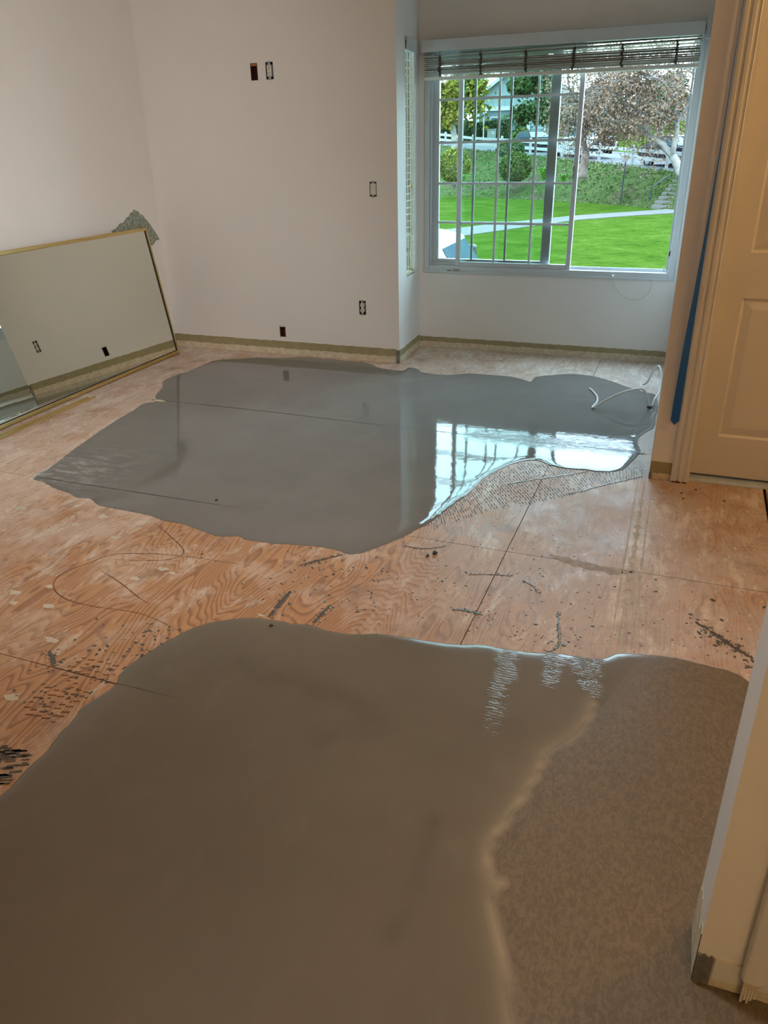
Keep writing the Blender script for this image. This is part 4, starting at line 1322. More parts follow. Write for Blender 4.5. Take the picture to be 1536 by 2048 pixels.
# blue tape stuck along the casing, its lower end turned towards the room
tp = MB()
N = 48
vs_, fs = [], []
for i in range(N + 1):
    z = 0.292 + 1.70 * i / N
    th = float(np.interp(z, [0.29, 0.5, 0.83, 1.13, 1.41, 1.8], [0.10, 0.45, 0.93, 1.28, 1.44, 1.50]))
    wd = 0.036
    xa, ya = 0.0440, YD - 0.0155
    dz = 0.010 if i == 0 else 0.0
    vs_ += [(xa - wd * math.cos(th), ya - wd * math.sin(th), z + dz), (xa, ya, z + dz * 0.8)]
for i in range(N):
    fs.append((2 * i, 2 * i + 1, 2 * i + 3, 2 * i + 2))
vs_.append(((vs_[0][0] + vs_[1][0]) / 2, (vs_[0][1] + vs_[1][1]) / 2, 0.280))
fs.append((0, 2 * N + 2, 1))
tp.add(vs_, fs)
o = tp.build('painters_tape', M['tape'])
sm_ = o.modifiers.new('thickness', 'SOLIDIFY')
sm_.thickness = 0.0004
tag(o, 'long strip of blue painters tape peeling along the door casing', 'tape')

# ================================================================== LAMPS (unseen above the frame, added to light the room)
def unseen_ceiling_lamp(loc, watts, lab, z=CEIL, color=LAMP_COLOR, soft=0.10):
    x, y = loc
    r = empty('unseen_ceiling_lamp', (x, y, z))
    tag(r, lab, 'lamp', 'flush ceiling lamps')
    MB().lathe((x, y, z), [(0.16, -0.001), (0.16, -0.025), (0.15, -0.03)], 24).build('base_ring', M['brass'], r, True)
    g = NT('lamp_glass')
    g.set(Base_Color=(0.9, 0.85, 0.75), Roughness=0.4, Emission_Color=color, Emission_Strength=3.0 if watts else 0.0)
    MB().lathe((x, y, z), [(0.145, -0.03), (0.135, -0.06), (0.10, -0.09), (0.05, -0.105), (0.005, -0.11)], 24).build('glass_dome', g.m, r, True)
    d = bpy.data.lights.new('lamp_bulb', 'POINT')
    d.energy = watts
    d.color = color
    d.shadow_soft_size = soft
    lo = bpy.data.objects.new('lamp_bulb', d)
    COL.objects.link(lo)
    lo.location = (x, y, z - 0.14 - soft)
    lo.parent = r
    lo.matrix_parent_inverse = Matrix.Translation(-Vector(r.location))
unseen_ceiling_lamp((1.5, 2.75), HALL_LAMP_W, 'unseen warm ceiling lamp assumed in the entry hall')  # unseen lamp, assumed from the warm light on the door
unseen_ceiling_lamp((1.3, -1.5), ROOM_LAMP_W, 'unseen warm ceiling lamp added behind the camera', color=ROOM_LAMP_COLOR)  # unseen lamp, added so the partition front gets warm light

def fill_track_light(loc, aims, lab):
    """unseen ceiling track, added so its spot heads brighten walls and floor"""
    x, y, z = loc
    r = empty('fill_track_light', (x, y, z))
    tag(r, lab, 'lamp')
    MB().box(x - 0.5, x + 0.5, y - 0.018, y + 0.018, z - 0.03, z - 0.001).build('track', M['vinyl'], r)
    for k, (aim, wf, cone) in enumerate(aims):
        hx = x - 0.35 + 0.7 * k / max(1, len(aims) - 1)
        c = Vector((hx, y, z - 0.14))
        d = (Vector(aim) - c).normalized()
        MB().tube([(hx, y, z - 0.03), tuple(c)], 0.008, 8).build('stem', M['vinyl'], r)
        MB().tube([c - d * 0.07, c + d * 0.06], [0.045, 0.055], 16, True).build('fill_spot_head', M['vinyl'], r)
        sd_ = bpy.data.lights.new('fill_spot', 'SPOT')
        sd_.energy = FILL_SPOT_W * wf
        sd_.color = FILL_SPOT_COLOR
        sd_.spot_size = math.radians(cone)
        sd_.spot_blend = 1.0
        sd_.shadow_soft_size = 0.05
        so = bpy.data.objects.new('fill_spot', sd_)
        COL.objects.link(so)
        so.location = c + d * 0.13
        so.rotation_euler = d.to_track_quat('-Z', 'Y').to_euler()
        so.parent = r
        so.matrix_parent_inverse = Matrix.Translation(-Vector(r.location))
fill_track_light((-0.7, 1.25, CEIL), [((XL, 3.9, 1.2), 1.12, 84), ((-2.7, 3.0, 0.0), 0.95, 84), ((0.15, 1.35, 0.3), 0.42, 84)], 'unseen white track light added to brighten the wall and floor')  # unseen fill spots added for left wall, floor and partition end

# ================================================================== OUTDOORS
PATH_FAR = [(-9.08, 29.16), (-7.48, 32.41), (-5.05, 36.26), (-3.14, 38.34), (-1.40, 40.24)]
PATH_NEAR = [(-8.18, 26.28), (-6.80, 29.53), (-4.74, 34.12), (-2.95, 36.26), (-1.10, 38.01)]
BANK_FOOT = [(-15.43, 49.89), (-11.06, 47.65), (-7.79, 45.67), (-4.85, 43.56), (-3.76, 42.59), (-2.46, 41.06), (-1.16, 39.67)]
FENCE_BASE = [(-20.91, 69.00, 1.36), (-17.30, 64.40, 1.04), (-14.04, 60.38, 0.87), (-11.27, 56.92, 0.69), (-8.56, 53.47, 0.50), (-5.88, 50.02, 0.32), (-3.76, 47.15, 0.19), (-1.89, 44.85, 0.05), (-0.93, 43.47, -0.03)]
T1_TRUNK = [(-5.76, 42.55, -0.21), (-5.70, 42.55, 0.50), (-5.66, 42.55, 1.06)]
T1_A = [(-5.66, 42.55, 1.06), (-5.82, 42.55, 1.73), (-5.60, 42.55, 2.49), (-5.40, 42.55, 3.33), (-5.30, 42.55, 4.27)]
T1_B = [(-5.66, 42.55, 1.06), (-5.15, 42.55, 1.49), (-4.48, 42.55, 1.87), (-3.95, 42.55, 1.97)]
T1_C = [(-5.66, 42.55, 1.06), (-6.07, 42.55, 1.84), (-6.34, 42.55, 2.72), (-6.66, 42.55, 3.70), (-6.85, 42.55, 4.55)]
T1_D = [(-5.82, 42.55, 1.73), (-5.33, 42.55, 2.15), (-4.79, 42.55, 2.68), (-4.57, 42.55, 3.41)]
T2_A = [(-0.97, 40.25, -0.06), (-1.49, 40.25, 0.77), (-1.86, 40.25, 1.13), (-2.38, 40.25, 1.50), (-3.37, 40.25, 1.97)]
T2_B = [(-2.38, 40.25, 1.50), (-2.75, 40.25, 2.06), (-2.84, 40.25, 2.62)]
T2_C = [(-2.38, 40.25, 1.50), (-3.01, 40.25, 2.20), (-3.40, 40.25, 2.62), (-3.72, 40.25, 2.92), (-4.03, 40.25, 3.19), (-4.37, 40.25, 3.30)]
T2_D = [(-1.49, 40.25, 0.77), (-1.45, 40.25, 2.02), (-1.69, 40.25, 3.01), (-1.34, 40.25, 4.14)]
T2_E = [(-1.69, 40.25, 3.01), (-2.19, 40.25, 3.65), (-2.86, 40.25, 3.93), (-3.08, 40.25, 4.03)]
T3_A = [(-17.42, 59.80, 1.00), (-17.48, 59.80, 2.05), (-17.62, 59.80, 3.19), (-17.38, 59.80, 4.14), (-16.92, 59.80, 5.22)]
T3_B = [(-17.54, 59.80, 2.70), (-18.00, 59.80, 3.36), (-18.57, 59.80, 3.96)]
T3_C = [(-17.53, 59.80, 2.31), (-17.92, 59.80, 3.04), (-18.38, 59.80, 3.86)]
T3_D = [(-17.42, 59.80, 2.70), (-16.69, 59.80, 3.48), (-16.17, 59.80, 4.57)]
LAWN = -1.482
def noise_grid_mat(name, cols, scale, rough=0.9, bump=0.5, bscale=60, bdist=0.05, stretch=(1, 1, 1), extra=None):
    m = NT(name)
    v = m.map(stretch)
    a = m.noise(scale, 6, 0.7, vec=v)
    b = m.noise(scale * 7, 4, 0.7, vec=v)
    f = m.math('ADD', m.math('MULTIPLY', a, 0.6), m.math('MULTIPLY', b, 0.4))
    c = m.ramp(f, [(0.34 + 0.32 * i / max(1, len(cols) - 1), q) for i, q in enumerate(cols)])
    if extra:
        c = m.mix(m.ramp(m.noise(*extra[0]), extra[1]), c, extra[2])
    m.set(Base_Color=c, Roughness=rough, Specular_IOR_Level=0.0)
    if bump:
        m.bump(m.noise(bscale, 4, 0.7), bump, bdist)
    return m.m
M['lawn'] = noise_grid_mat('lawn_grass', [(0.016, 0.034, 0.005), (0.033, 0.062, 0.008), (0.056, 0.082, 0.016)], 1.1, 0.9, 0.8, 22, 0.06, (1, 1, 1),
                           ((9.0, 4, 0.8), [(0.68, 0.0), (0.76, 0.6)], (0.070, 0.088, 0.025)))
M['bank'] = noise_grid_mat('bank_groundcover', [(0.015, 0.030, 0.008), (0.038, 0.056, 0.018), (0.070, 0.078, 0.036)], 1.6, 0.9, 0.9, 9, 0.12, (1, 1, 1),
                           ((0.45, 4, 0.6), [(0.52, 0.0), (0.64, 0.75)], (0.060, 0.043, 0.032)))
M['cover'] = foliage('groundcover_leaves', [(0.024, 0.044, 0.012), (0.056, 0.082, 0.022), (0.105, 0.110, 0.05)], scale=0.8)
M['concrete'] = simple('path_concrete', (0.0810, 0.0770, 0.0729), 0.9, 0.1, 2.0, spec=0.1)
M['road'] = simple('road_asphalt', (0.0540, 0.0540, 0.0581), 0.9, 0.08, 1.0, spec=0.1)
M['stepm'] = simple('step_concrete', (0.0918, 0.0878, 0.0783), 0.9, 0.1, 3.0, spec=0.1)
M['fence'] = simple('white_fence_vinyl', (0.1860, 0.1920, 0.1920), 0.5, 0.03, spec=0.2)
M['pole'] = simple('dark_post_paint', (0.02, 0.025, 0.03), 0.5, 0.1, spec=0.1)
M['globe'] = simple('lamp_globe', (0.1800, 0.1800, 0.1740), 0.3, 0.03, spec=0.3)
M['bark'] = simple('pale_bark', (0.14, 0.108, 0.092), 0.9, 0.3, 3.0, 0.3, spec=0.1)
M['bark2'] = simple('grey_bark', (0.17, 0.155, 0.14), 0.9, 0.3, 3.0, 0.3, spec=0.1)
M['brownleaf'] = foliage('brown_dead_leaves', [(0.075, 0.042, 0.026), (0.145, 0.088, 0.056), (0.22, 0.165, 0.125)], scale=1.3)
M['yleaf'] = foliage('yellow_green_leaves', [(0.035, 0.05, 0.006), (0.1, 0.1, 0.01), (0.19, 0.15, 0.022)], scale=1.1)
M['gleaf'] = foliage('green_leaves', [(0.012, 0.028, 0.009), (0.028, 0.056, 0.017), (0.065, 0.075, 0.022)], scale=0.9)
M['topi'] = foliage('topiary_leaves', [(0.014, 0.032, 0.008), (0.04, 0.062, 0.013), (0.11, 0.11, 0.03)], scale=2.6)
M['topiy'] = foliage('yellow_topiary_leaves', [(0.02, 0.04, 0.006), (0.085, 0.095, 0.012), (0.19, 0.165, 0.03)], scale=2.2)
M['hedge'] = foliage('hedge_leaves', [(0.006, 0.016, 0.006), (0.016, 0.033, 0.011), (0.036, 0.05, 0.015)], scale=1.2)
M['blade'] = foliage('strap_leaves', [(0.03, 0.09, 0.008), (0.07, 0.15, 0.01)], scale=3)
M['siding'] = simple('grey_blue_siding', (0.115, 0.145, 0.15), 0.8, 0.05, 0.8, spec=0.1)
M['porchshade'] = simple('porch_shade_siding', (0.055, 0.072, 0.08), 0.8, 0.05, 0.8, spec=0.1)  # darker siding: shade of the recessed porch put into the colour
M['whitewall'] = simple('white_stucco', (0.1404, 0.1431, 0.1431), 0.85, 0.04, 0.8, spec=0.1)
M['whitetrim'] = simple('white_house_trim', (0.1860, 0.1920, 0.1890), 0.6, 0.03)
M['roofm'] = simple('shingle_roof', (0.0540, 0.0540, 0.0540), 0.9, 0.2, 2, spec=0.1)
M['darkglass'] = simple('dark_window_glass', (0.035, 0.055, 0.065), 0.12, 0.2, 1, spec=0.0)
M['carwhite'] = simple('white_car_paint', (0.1980, 0.2010, 0.2010), 0.2, 0.01)
M['carblack'] = simple('black_car_paint', (0.010, 0.010, 0.013), 0.12, 0.02, spec=0.03)
M['tire'] = simple('tire_rubber', (0.012, 0.012, 0.012), 0.85, spec=0.1)
M['rim'] = simple('wheel_rim', (0.1215, 0.1215, 0.1242), 0.3, 0.05, metal=0.6)
M['windshield'] = simple('sky_lit_windshield', (0.0540, 0.0756, 0.0864), 0.06, 0.05, spec=0.25)  # sky reflection put into the glass colour
M['utility'] = simple('pale_green_metal', (0.0864, 0.1026, 0.0891), 0.6, 0.05)
M['soil'] = simple('bare_soil', (0.0432, 0.0311, 0.0216), 0.95, 0.2, 3, spec=0.1)

rnd = random.Random(101)
def resample(line, n):
    L = np.array(line, float)
    s = np.concatenate([[0], np.cumsum(np.sqrt((np.diff(L, axis=0) ** 2).sum(1)))])
    return [tuple(np.interp(t, s, L[:, k]) for k in range(L.shape[1])) for t in np.linspace(0, s[-1], n)]

# lawn, path, bank, road, far ground
foot = [(-40.0, 62.0), (-26.0, 55.5)] + BANK_FOOT + [(3.0, 36.0), (14.0, 28.0)]
top = [(-55.0, 112.0, 4.2), (-30.0, 80.5, 2.1)] + FENCE_BASE + [(3.5, 38.5, -0.35), (16.0, 27.0, -0.9)]
lawn = MB()
lp = [(-40, 6.4)] + [(x, y + 0.6) for x, y in foot] + [(14, 6.4)]
lawn.add([(x, y, LAWN) for x, y in lp], [tuple(range(len(lp)))])
struct(lawn.build('lawn', M['lawn']), 'bright green lawn seen through the window', 'lawn')
p_far, p_near = resample([(-16.5, 14.5), (-11.5, 24.0)] + PATH_FAR + [(2.5, 43.0)], 40), resample([(-13.5, 13.0), (-9.8, 22.5)] + PATH_NEAR + [(3.2, 40.6)], 40)
pm = MB()
vs_ = []
for a, b in zip(p_far, p_near):
    vs_ += [(*a, LAWN + 0.002), (*a, LAWN + 0.025), (*b, LAWN + 0.025), (*b, LAWN + 0.002)]
pm.add(vs_, [f for i in range(39) for f in ((4 * i, 4 * i + 4, 4 * i + 5, 4 * i + 1), (4 * i + 1, 4 * i + 5, 4 * i + 6, 4 * i + 2), (4 * i + 2, 4 * i + 6, 4 * i + 7, 4 * i + 3))])
struct(pm.build('footpath', M['concrete']), 'pale concrete footpath curving across the lawn', 'path')
NB, NR = 90, 16
fa, ta = resample(foot, NB), resample(top, NB)
bk = MB()
vs_ = []
for i in range(NB):
    a, b = Vector((*fa[i], LAWN - 0.05)), Vector((ta[i][0], ta[i][1], ta[i][2] - 0.02))
    for k in range(NR + 1):
        t = k / NR
        p = a.lerp(b, t)
        p.z = a.z + (b.z - a.z) * (1 - (1 - t) ** 1.35) + (rnd.uniform(-0.05, 0.05) if 0 < k < NR else 0)
        vs_.append(tuple(p))
bk.add(vs_, [(i * (NR + 1) + k, (i + 1) * (NR + 1) + k, (i + 1) * (NR + 1) + k + 1, i * (NR + 1) + k + 1) for i in range(NB - 1) for k in range(NR)])
struct(bk.build('bank_slope', M['bank'], None, True), 'planted bank rising from the lawn to the road', 'slope')
RD = Vector((0.79, 0.61, 0))
def offset_line(line, d, dz=0.0):
    return [(x + RD.x * d, y + RD.y * d, z + dz) for x, y, z in line]
def strip(a, b, mat, name, lab, cat):
    n = len(a)
    mb = MB().add(list(a) + list(b), [(i, i + 1, n + i + 1, n + i) for i in range(n - 1)])
    return struct(mb.build(name, mat), lab, cat)
t0, t1 = offset_line(top, 0.0, -0.02), offset_line(top, 7.5, 0.0)
strip(t0, t1, M['road'], 'road', 'grey road behind the white fence', 'road')
strip(t1, offset_line(top, 60, 1.2), M['lawn'], 'far_ground', 'grassy ground beyond the road', 'ground')

# leafy cover on the bank
def bank_point(u, t):
    i = min(NB - 2, int(u * (NB - 1)))
    fr_ = u * (NB - 1) - i
    k = min(NR - 1, int(t * NR))
    g = t * NR - k
    q = lambda ii, kk: Vector(vs_[ii * (NR + 1) + kk])
    return (q(i, k) * (1 - fr_) + q(i + 1, k) * fr_) * (1 - g) + (q(i, k + 1) * (1 - fr_) + q(i + 1, k + 1) * fr_) * g
def leaf_quad(mb, c, s, rnd, el=1.0):
    a = Vector((rnd.gauss(0, 1), rnd.gauss(0, 1), rnd.gauss(0, 1))).normalized()
    b = a.cross(Vector((rnd.gauss(0, 1), rnd.gauss(0, 1), rnd.gauss(0, 1)))).normalized()
    a *= s * el
    b *= s * 0.6
    c = Vector(c)
    mb.add([c - a, c + b, c + a, c - b], [(0, 1, 2, 3)])
gc = MB()
for k in range(13000):
    u, t = rnd.uniform(0.08, 0.92), rnd.random()
    p = bank_point(u, t)
    if p.x > 1 or p.x < -22: continue
    leaf_quad(gc, p + Vector((0, 0, rnd.uniform(0.0, 0.10))), rnd.uniform(0.035, 0.085), rnd)
me = bpy.data.meshes.new('groundcover')
me.from_pydata(gc.v, [], gc.f)
tag(link_mesh('groundcover', me, M['cover']), 'low leafy groundcover on the bank below the fence', 'groundcover', kind='stuff')

# concrete steps and handrail at the right end of the path
st = struct(empty('garden_steps', (-1.2, 41.5, LAWN)), 'pale concrete garden steps climbing the bank', 'steps')
sdirv = Vector((0.33, 0.944, 0)).normalized()
spp = Vector((sdirv.y, -sdirv.x, 0))
for k in range(8):
    c0 = Vector((-2.16, 40.62, LAWN)) + sdirv * (0.36 * k)
    w = 2.4
    P = [c0, c0 + spp * w, c0 + spp * w + sdirv * 0.50, c0 + sdirv * 0.50]
    z0, z1 = -0.05, 0.165 * (k + 1)
    MB().add([tuple(p + Vector((0, 0, z0))) for p in P] + [tuple(p + Vector((0, 0, z1))) for p in P],
             [(0, 3, 2, 1), (4, 5, 6, 7), (0, 1, 5, 4), (1, 2, 6, 5), (2, 3, 7, 6), (3, 0, 4, 7)]).build('step', M['stepm'], st)
hr = empty('handrail', (-2.24, 41.63, -1.2))
tag(hr, 'thin dark handrail beside the garden steps', 'handrail')
MB().tube([(-2.30, 41.63, -1.30), (-2.31, 41.63, -0.61)], 0.03, 6).build('post', M['pole'], hr)
MB().tube([(-1.68, 43.12, -1.05), (-1.69, 43.12, -0.16)], 0.03, 6).build('post', M['pole'], hr)
MB().tube([(-2.31, 41.63, -0.61), (-1.69, 43.12, -0.16)], 0.032, 6).build('rail', M['pole'], hr)

# path lamps
pl = empty('lamp_post', (-3.79, 42.89, LAWN))
tag(pl, 'slim dark path lamp with a pale square head on the bank', 'lamp post')
MB().tube([(-3.79, 42.89, -1.52), (-3.74, 42.89, 0.52)], 0.035, 8).build('pole', M['pole'], pl)
MB().prism([(-0.20, 0.50), (0.0, 0.50), (0.17, 0.70), (0.13, 0.76), (-0.10, 0.76)], lambda a, b, d: (-3.70 + a, d, b), 42.75, 43.05).build('lamp_head', M['globe'], pl)
pl2 = empty('lamp_post', (-18.22, 71.3, 1.5))
tag(pl2, 'white lamp pole in front of the hedge and house', 'lamp post')
MB().tube([(-18.22, 71.3, 1.4), (-18.24, 71.3, 3.70)], 0.05, 8).build('pole', M['whitetrim'], pl2)
MB().lathe((-18.16, 71.3, 3.72), [(0.05, -0.08), (0.16, 0.0), (0.15, 0.14), (0.04, 0.2)], 10).build('lamp_head', M['globe'], pl2)

# white two-rail fence
fc = empty('rail_fence', FENCE_BASE[6])
tag(fc, 'white two-rail fence along the road above the bank', 'fence')
fb = [(-24.9, 73.8, 1.62)] + FENCE_BASE
HP = 1.0
for x, y, z in fb:
    MB().box(x - 0.075, x + 0.075, y - 0.075, y + 0.075, z - 0.25, z + HP).build('post', M['fence'], fc, bevel=0.01)
    MB().add([(x - 0.09, y - 0.09, z + HP), (x + 0.09, y - 0.09, z + HP), (x + 0.09, y + 0.09, z + HP), (x - 0.09, y + 0.09, z + HP), (x, y, z + HP + 0.05)],
             [(0, 3, 2, 1), (0, 1, 4), (1, 2, 4), (2, 3, 4), (3, 0, 4)]).build('post_cap', M['fence'], fc)
for i in range(len(fb) - 1):
    for hh in (0.42, 0.80):
        a, b = Vector(fb[i]) + Vector((0, 0, hh)), Vector(fb[i + 1]) + Vector((0, 0, hh))
        MB().bar(a, b, 0.05, 0.17).build('rail', M['fence'], fc)

# trees
def branch(mb, pts, r0, r1, rnd, wob=0.0, n=6, yj=0.0):
    P = dense3(pts, 4)
    if wob:
        P = [P[0]] + [p + Vector((rnd.uniform(-wob, wob), rnd.uniform(-wob, wob), rnd.uniform(-wob, wob))) for p in P[1:-1]] + [P[-1]]
    k = len(P)
    mb.tube(P, [r0 + (r1 - r0) * i / (k - 1) for i in range(k)], n)
def twigs(mb, tips, p, d, L, r, depth, rnd, spread=0.7, up=0.15):
    q = Vector(p)
    d = Vector(d).normalized()
    pts_ = [q.copy()]
    for s in range(3):
        d = (d + Vector((rnd.gauss(0, 0.25), rnd.gauss(0, 0.25), rnd.gauss(0, 0.2) + up * 0.3))).normalized()
        q = q + d * (L / 3)
        pts_.append(q.copy())
    mb.tube(pts_, [r, r * 0.85, r * 0.7, r * 0.55], 4, False)
    tips += pts_[1:]
    if depth > 0:
        for c in range(rnd.choice((2, 3))):
            dd = (d + Vector((rnd.gauss(0, spread), rnd.gauss(0, spread), rnd.gauss(0, spread) + up))).normalized()
            twigs(mb, tips, pts_[rnd.choice((1, 2, 3))], dd, L * rnd.uniform(0.6, 0.85), r * 0.6, depth - 1, rnd, spread, up)
def jit(pts, amp, seed):
    r = random.Random(seed)
    acc = 0.0
    out = []
    for i, p in enumerate(pts):
        if i:
            acc += r.uniform(-amp, amp)
        out.append((p[0], p[1] + acc, p[2]))
    return out
def tree(name, loc, lab, main, barkm, leafm, nleaf, lsize, seed, tw_len=0.9, tw_r=0.02, depth=3, group='trees outside the window', fan=4, crown=None, spread_leaf=0.22, up=0.15):
    rnd = random.Random(seed)
    root = empty(name, loc)
    tag(root, lab, 'tree', group)
    mb = MB()
    tips = []
    for k, (pts, r0, r1) in enumerate(main):
        pts = jit(pts, 0.45 if k else 0.05, seed + k)
        if k: pts[0] = main[k][0][0]
        branch(mb, pts, r0, r1, rnd, 0.03)
        for q in range(1, len(pts)):
            for c in range(fan):
                d = (Vector(pts[q]) - Vector(pts[q - 1])).normalized() + Vector((rnd.gauss(0, 0.8), rnd.gauss(0, 0.8), rnd.gauss(0.1, 0.6)))
                if k == 0: continue
                twigs(mb, tips, pts[q], d, tw_len * rnd.uniform(0.6, 1.2), tw_r, depth, rnd, 0.7, up)
    mb.build('trunk', barkm, root, True)
    lf = MB()
    for k in range(nleaf):
        p = rnd.choice(tips) if tips else Vector(loc)
        leaf_quad(lf, p + Vector((rnd.gauss(0, spread_leaf), rnd.gauss(0, spread_leaf), rnd.gauss(0, spread_leaf) - 0.08)), lsize * rnd.uniform(0.6, 1.4), rnd)
    if crown:
        for (c, rad, n) in crown:
            for k in range(n):
                v = Vector((rnd.gauss(0, 1), rnd.gauss(0, 1), rnd.gauss(0, 1))).normalized() * (rnd.random() ** 0.4)
                leaf_quad(lf, Vector(c) + Vector((v.x * rad[0], v.y * rad[1], v.z * rad[2])), lsize * rnd.uniform(0.6, 1.4), rnd)
    me = bpy.data.meshes.new('foliage')
    me.from_pydata(lf.v, [], lf.f)
    o = link_mesh('foliage', me, leafm, root)
    tag(o, kind='stuff')
    return root
tree('brown_leaf_tree', T1_TRUNK[0], 'brown-leaved tree with a forked trunk standing on the bank', [(T1_TRUNK, 0.24, 0.17), (T1_A, 0.13, 0.05), (T1_B, 0.08, 0.03), (T1_C, 0.11, 0.04), (T1_D, 0.07, 0.03)],
     M['bark'], M['brownleaf'], 12000, 0.060, 5, 1.05, 0.030, 3, spread_leaf=0.22)
tree('brown_leaf_tree', T2_A[0], 'pale-barked brown-leaved tree leaning in from the right of the window', [(T2_A[:2], 0.20, 0.17), (T2_A[1:], 0.16, 0.10), (T2_B, 0.09, 0.04), (T2_C, 0.10, 0.04), (T2_D, 0.13, 0.05), (T2_E, 0.06, 0.03)],
     M['bark2'], M['brownleaf'], 12000, 0.058, 9, 1.05, 0.028, 3, spread_leaf=0.22)
tree('yellow_green_tree', T3_A[0], 'yellow-green tree rising behind the fence at the left of the window', [(T3_A[:3], 0.26, 0.18), (T3_A[2:], 0.16, 0.06), (T3_B, 0.10, 0.04), (T3_C, 0.09, 0.04), (T3_D, 0.10, 0.04)],
     M['bark2'], M['yleaf'], 3800, 0.17, 14, 1.1, 0.03, 2, spread_leaf=0.35)
GT = (-11.65, 66.7, 0.9)
tree('green_tree', GT, 'dark green clumped tree in front of the grey house', [([GT, (-11.9, 66.7, 2.6), (-12.2, 66.7, 4.2)], 0.25, 0.15), ([(-12.2, 66.7, 4.2), (-12.6, 66.7, 5.2), (-13.6, 66.7, 5.9)], 0.12, 0.05), ([(-11.9, 66.7, 2.6), (-12.8, 66.7, 3.0), (-13.9, 66.7, 3.4)], 0.09, 0.04)],
     M['bark'], M['gleaf'], 900, 0.17, 19, 0.8, 0.03, 2, fan=2,
     crown=[((-14.2, 66.7, 5.5), (1.1, 1.0, 0.9), 1500), ((-12.3, 66.7, 5.0), (0.9, 0.9, 1.2), 1300), ((-12.5, 66.7, 3.5), (0.8, 0.8, 0.9), 1000), ((-13.9, 66.7, 3.35), (0.62, 0.6, 0.75), 800), ((-11.4, 66.7, 3.2), (0.6, 0.6, 0.9), 700), ((-13.2, 66.7, 6.6), (1.6, 1.2, 1.0), 1400)])
far_trees = [(-10.0, 92.0, 2.6, 2.2, 4.2, 'rounded green tree behind the brown crowns, left of the white villa'),
             (-5.6, 96.0, 4.6, 2.6, 5.2, 'broad green tree rising behind the black car'),
             (-29.5, 99.0, 5.5, 3.2, 4.8, 'green tree behind the grey house at the far left'),
             (1.5, 90.0, 4.0, 3.0, 4.2, 'green tree beyond the road at the far right')]
for k, (x, y, z, r_, hh, lab) in enumerate(far_trees):
    tree('background_tree', (x, y, 1.0), lab, [([(x, y, 1.0), (x + 0.1, y, z - 1.0), (x, y, z + 0.8)], 0.22, 0.1)], M['bark'], M['gleaf'], 0, 0.26, 40 + k, fan=0,
         crown=[((x, y, z + 0.5), (r_, r_, hh * 0.45), 2200), ((x + r_ * 0.4, y, z + 1.4), (r_ * 0.7, r_ * 0.7, hh * 0.35), 900)])

# clipped shrubs
def shrub(name, c, r, n, ls, leafm, lab, seed, cat='shrub', group='clipped shrubs on the bank', stem=True):
    rnd = random.Random(seed)
    root = empty(name, (c[0], c[1], c[2] - r[2]))
    tag(root, lab, cat, group)
    lf = MB()
    for k in range(n):
        v = Vector((rnd.gauss(0, 1), rnd.gauss(0, 1), rnd.gauss(0, 1))).normalized() * rnd.uniform(0.82, 1.03)
        leaf_quad(lf, (c[0] + v.x * r[0], c[1] + v.y * r[1], c[2] + v.z * r[2]), ls * rnd.uniform(0.6, 1.4), rnd)
    me = bpy.data.meshes.new('foliage')
    me.from_pydata(lf.v, [], lf.f)
    tag(link_mesh('foliage', me, leafm, root), kind='stuff')
    mb = MB()
    for k in range(5):
        a = k * 1.257
        mb.tube([(c[0] + 0.05 * math.cos(a), c[1] + 0.05 * math.sin(a), c[2] - r[2] - 0.35), (c[0] + r[0] * 0.35 * math.cos(a), c[1] + r[1] * 0.35 * math.sin(a), c[2]), (c[0] + r[0] * 0.7 * math.cos(a), c[1] + r[1] * 0.7 * math.sin(a), c[2] + r[2] * 0.6)], [0.05, 0.03, 0.01], 5)
    mb.build('stems', M['bark'], root)
shrub('round_shrub', (-13.92, 47.7, 0.30), (0.95, 0.9, 0.92), 2600, 0.075, M['topiy'], 'yellow-green clipped ball shrub at the left of the bank', 61)
shrub('round_shrub', (-10.40, 48.3, 0.18), (0.95, 0.9, 0.82), 2600, 0.070, M['topi'], 'clipped ball shrub in the middle of the bank', 62)
shrub('round_shrub', (-11.75, 52.9, 1.10), (0.88, 0.8, 0.55), 1600, 0.075, M['gleaf'], 'darker ball shrub higher up just below the fence', 63)
for k, (x, y, z, lab) in enumerate(((-8.39, 46.6, -0.30, 'bright green strap-leaved clump beside the brown tree'), (-7.2, 46.0, -0.42, 'smaller strap-leaved clump right of the brighter one'),
                                    (-13.0, 46.2, -0.62, 'bright green clump under the yellow-green ball shrub'))):
    root = empty('strap_leaf_plant', (x, y, z))
    tag(root, lab, 'plant', 'strap-leaved clumps on the bank')
    r2 = random.Random(80 + k)
    lf = MB()
    for q in range(70):
        a = r2.uniform(0, 6.28)
        L = r2.uniform(0.35, 0.7) * (0.7 if k == 1 else 1)
        d = Vector((math.cos(a), math.sin(a), 0))
        s_ = Vector((-d.y, d.x, 0)) * 0.03
        b0 = Vector((x, y, z - 0.15)) + d * 0.05
        b1 = b0 + d * L * 0.35 + Vector((0, 0, L * 0.95))
        b2 = b0 + d * L * 0.75 + Vector((0, 0, L * 0.85))
        lf.add([b0 - s_, b0 + s_, b1 + s_, b1 - s_, b2], [(0, 1, 2, 3), (3, 2, 4)])
    me = bpy.data.meshes.new('leaves')
    me.from_pydata(lf.v, [], lf.f)
    tag(link_mesh('leaves', me, M['blade'], root), kind='stuff')
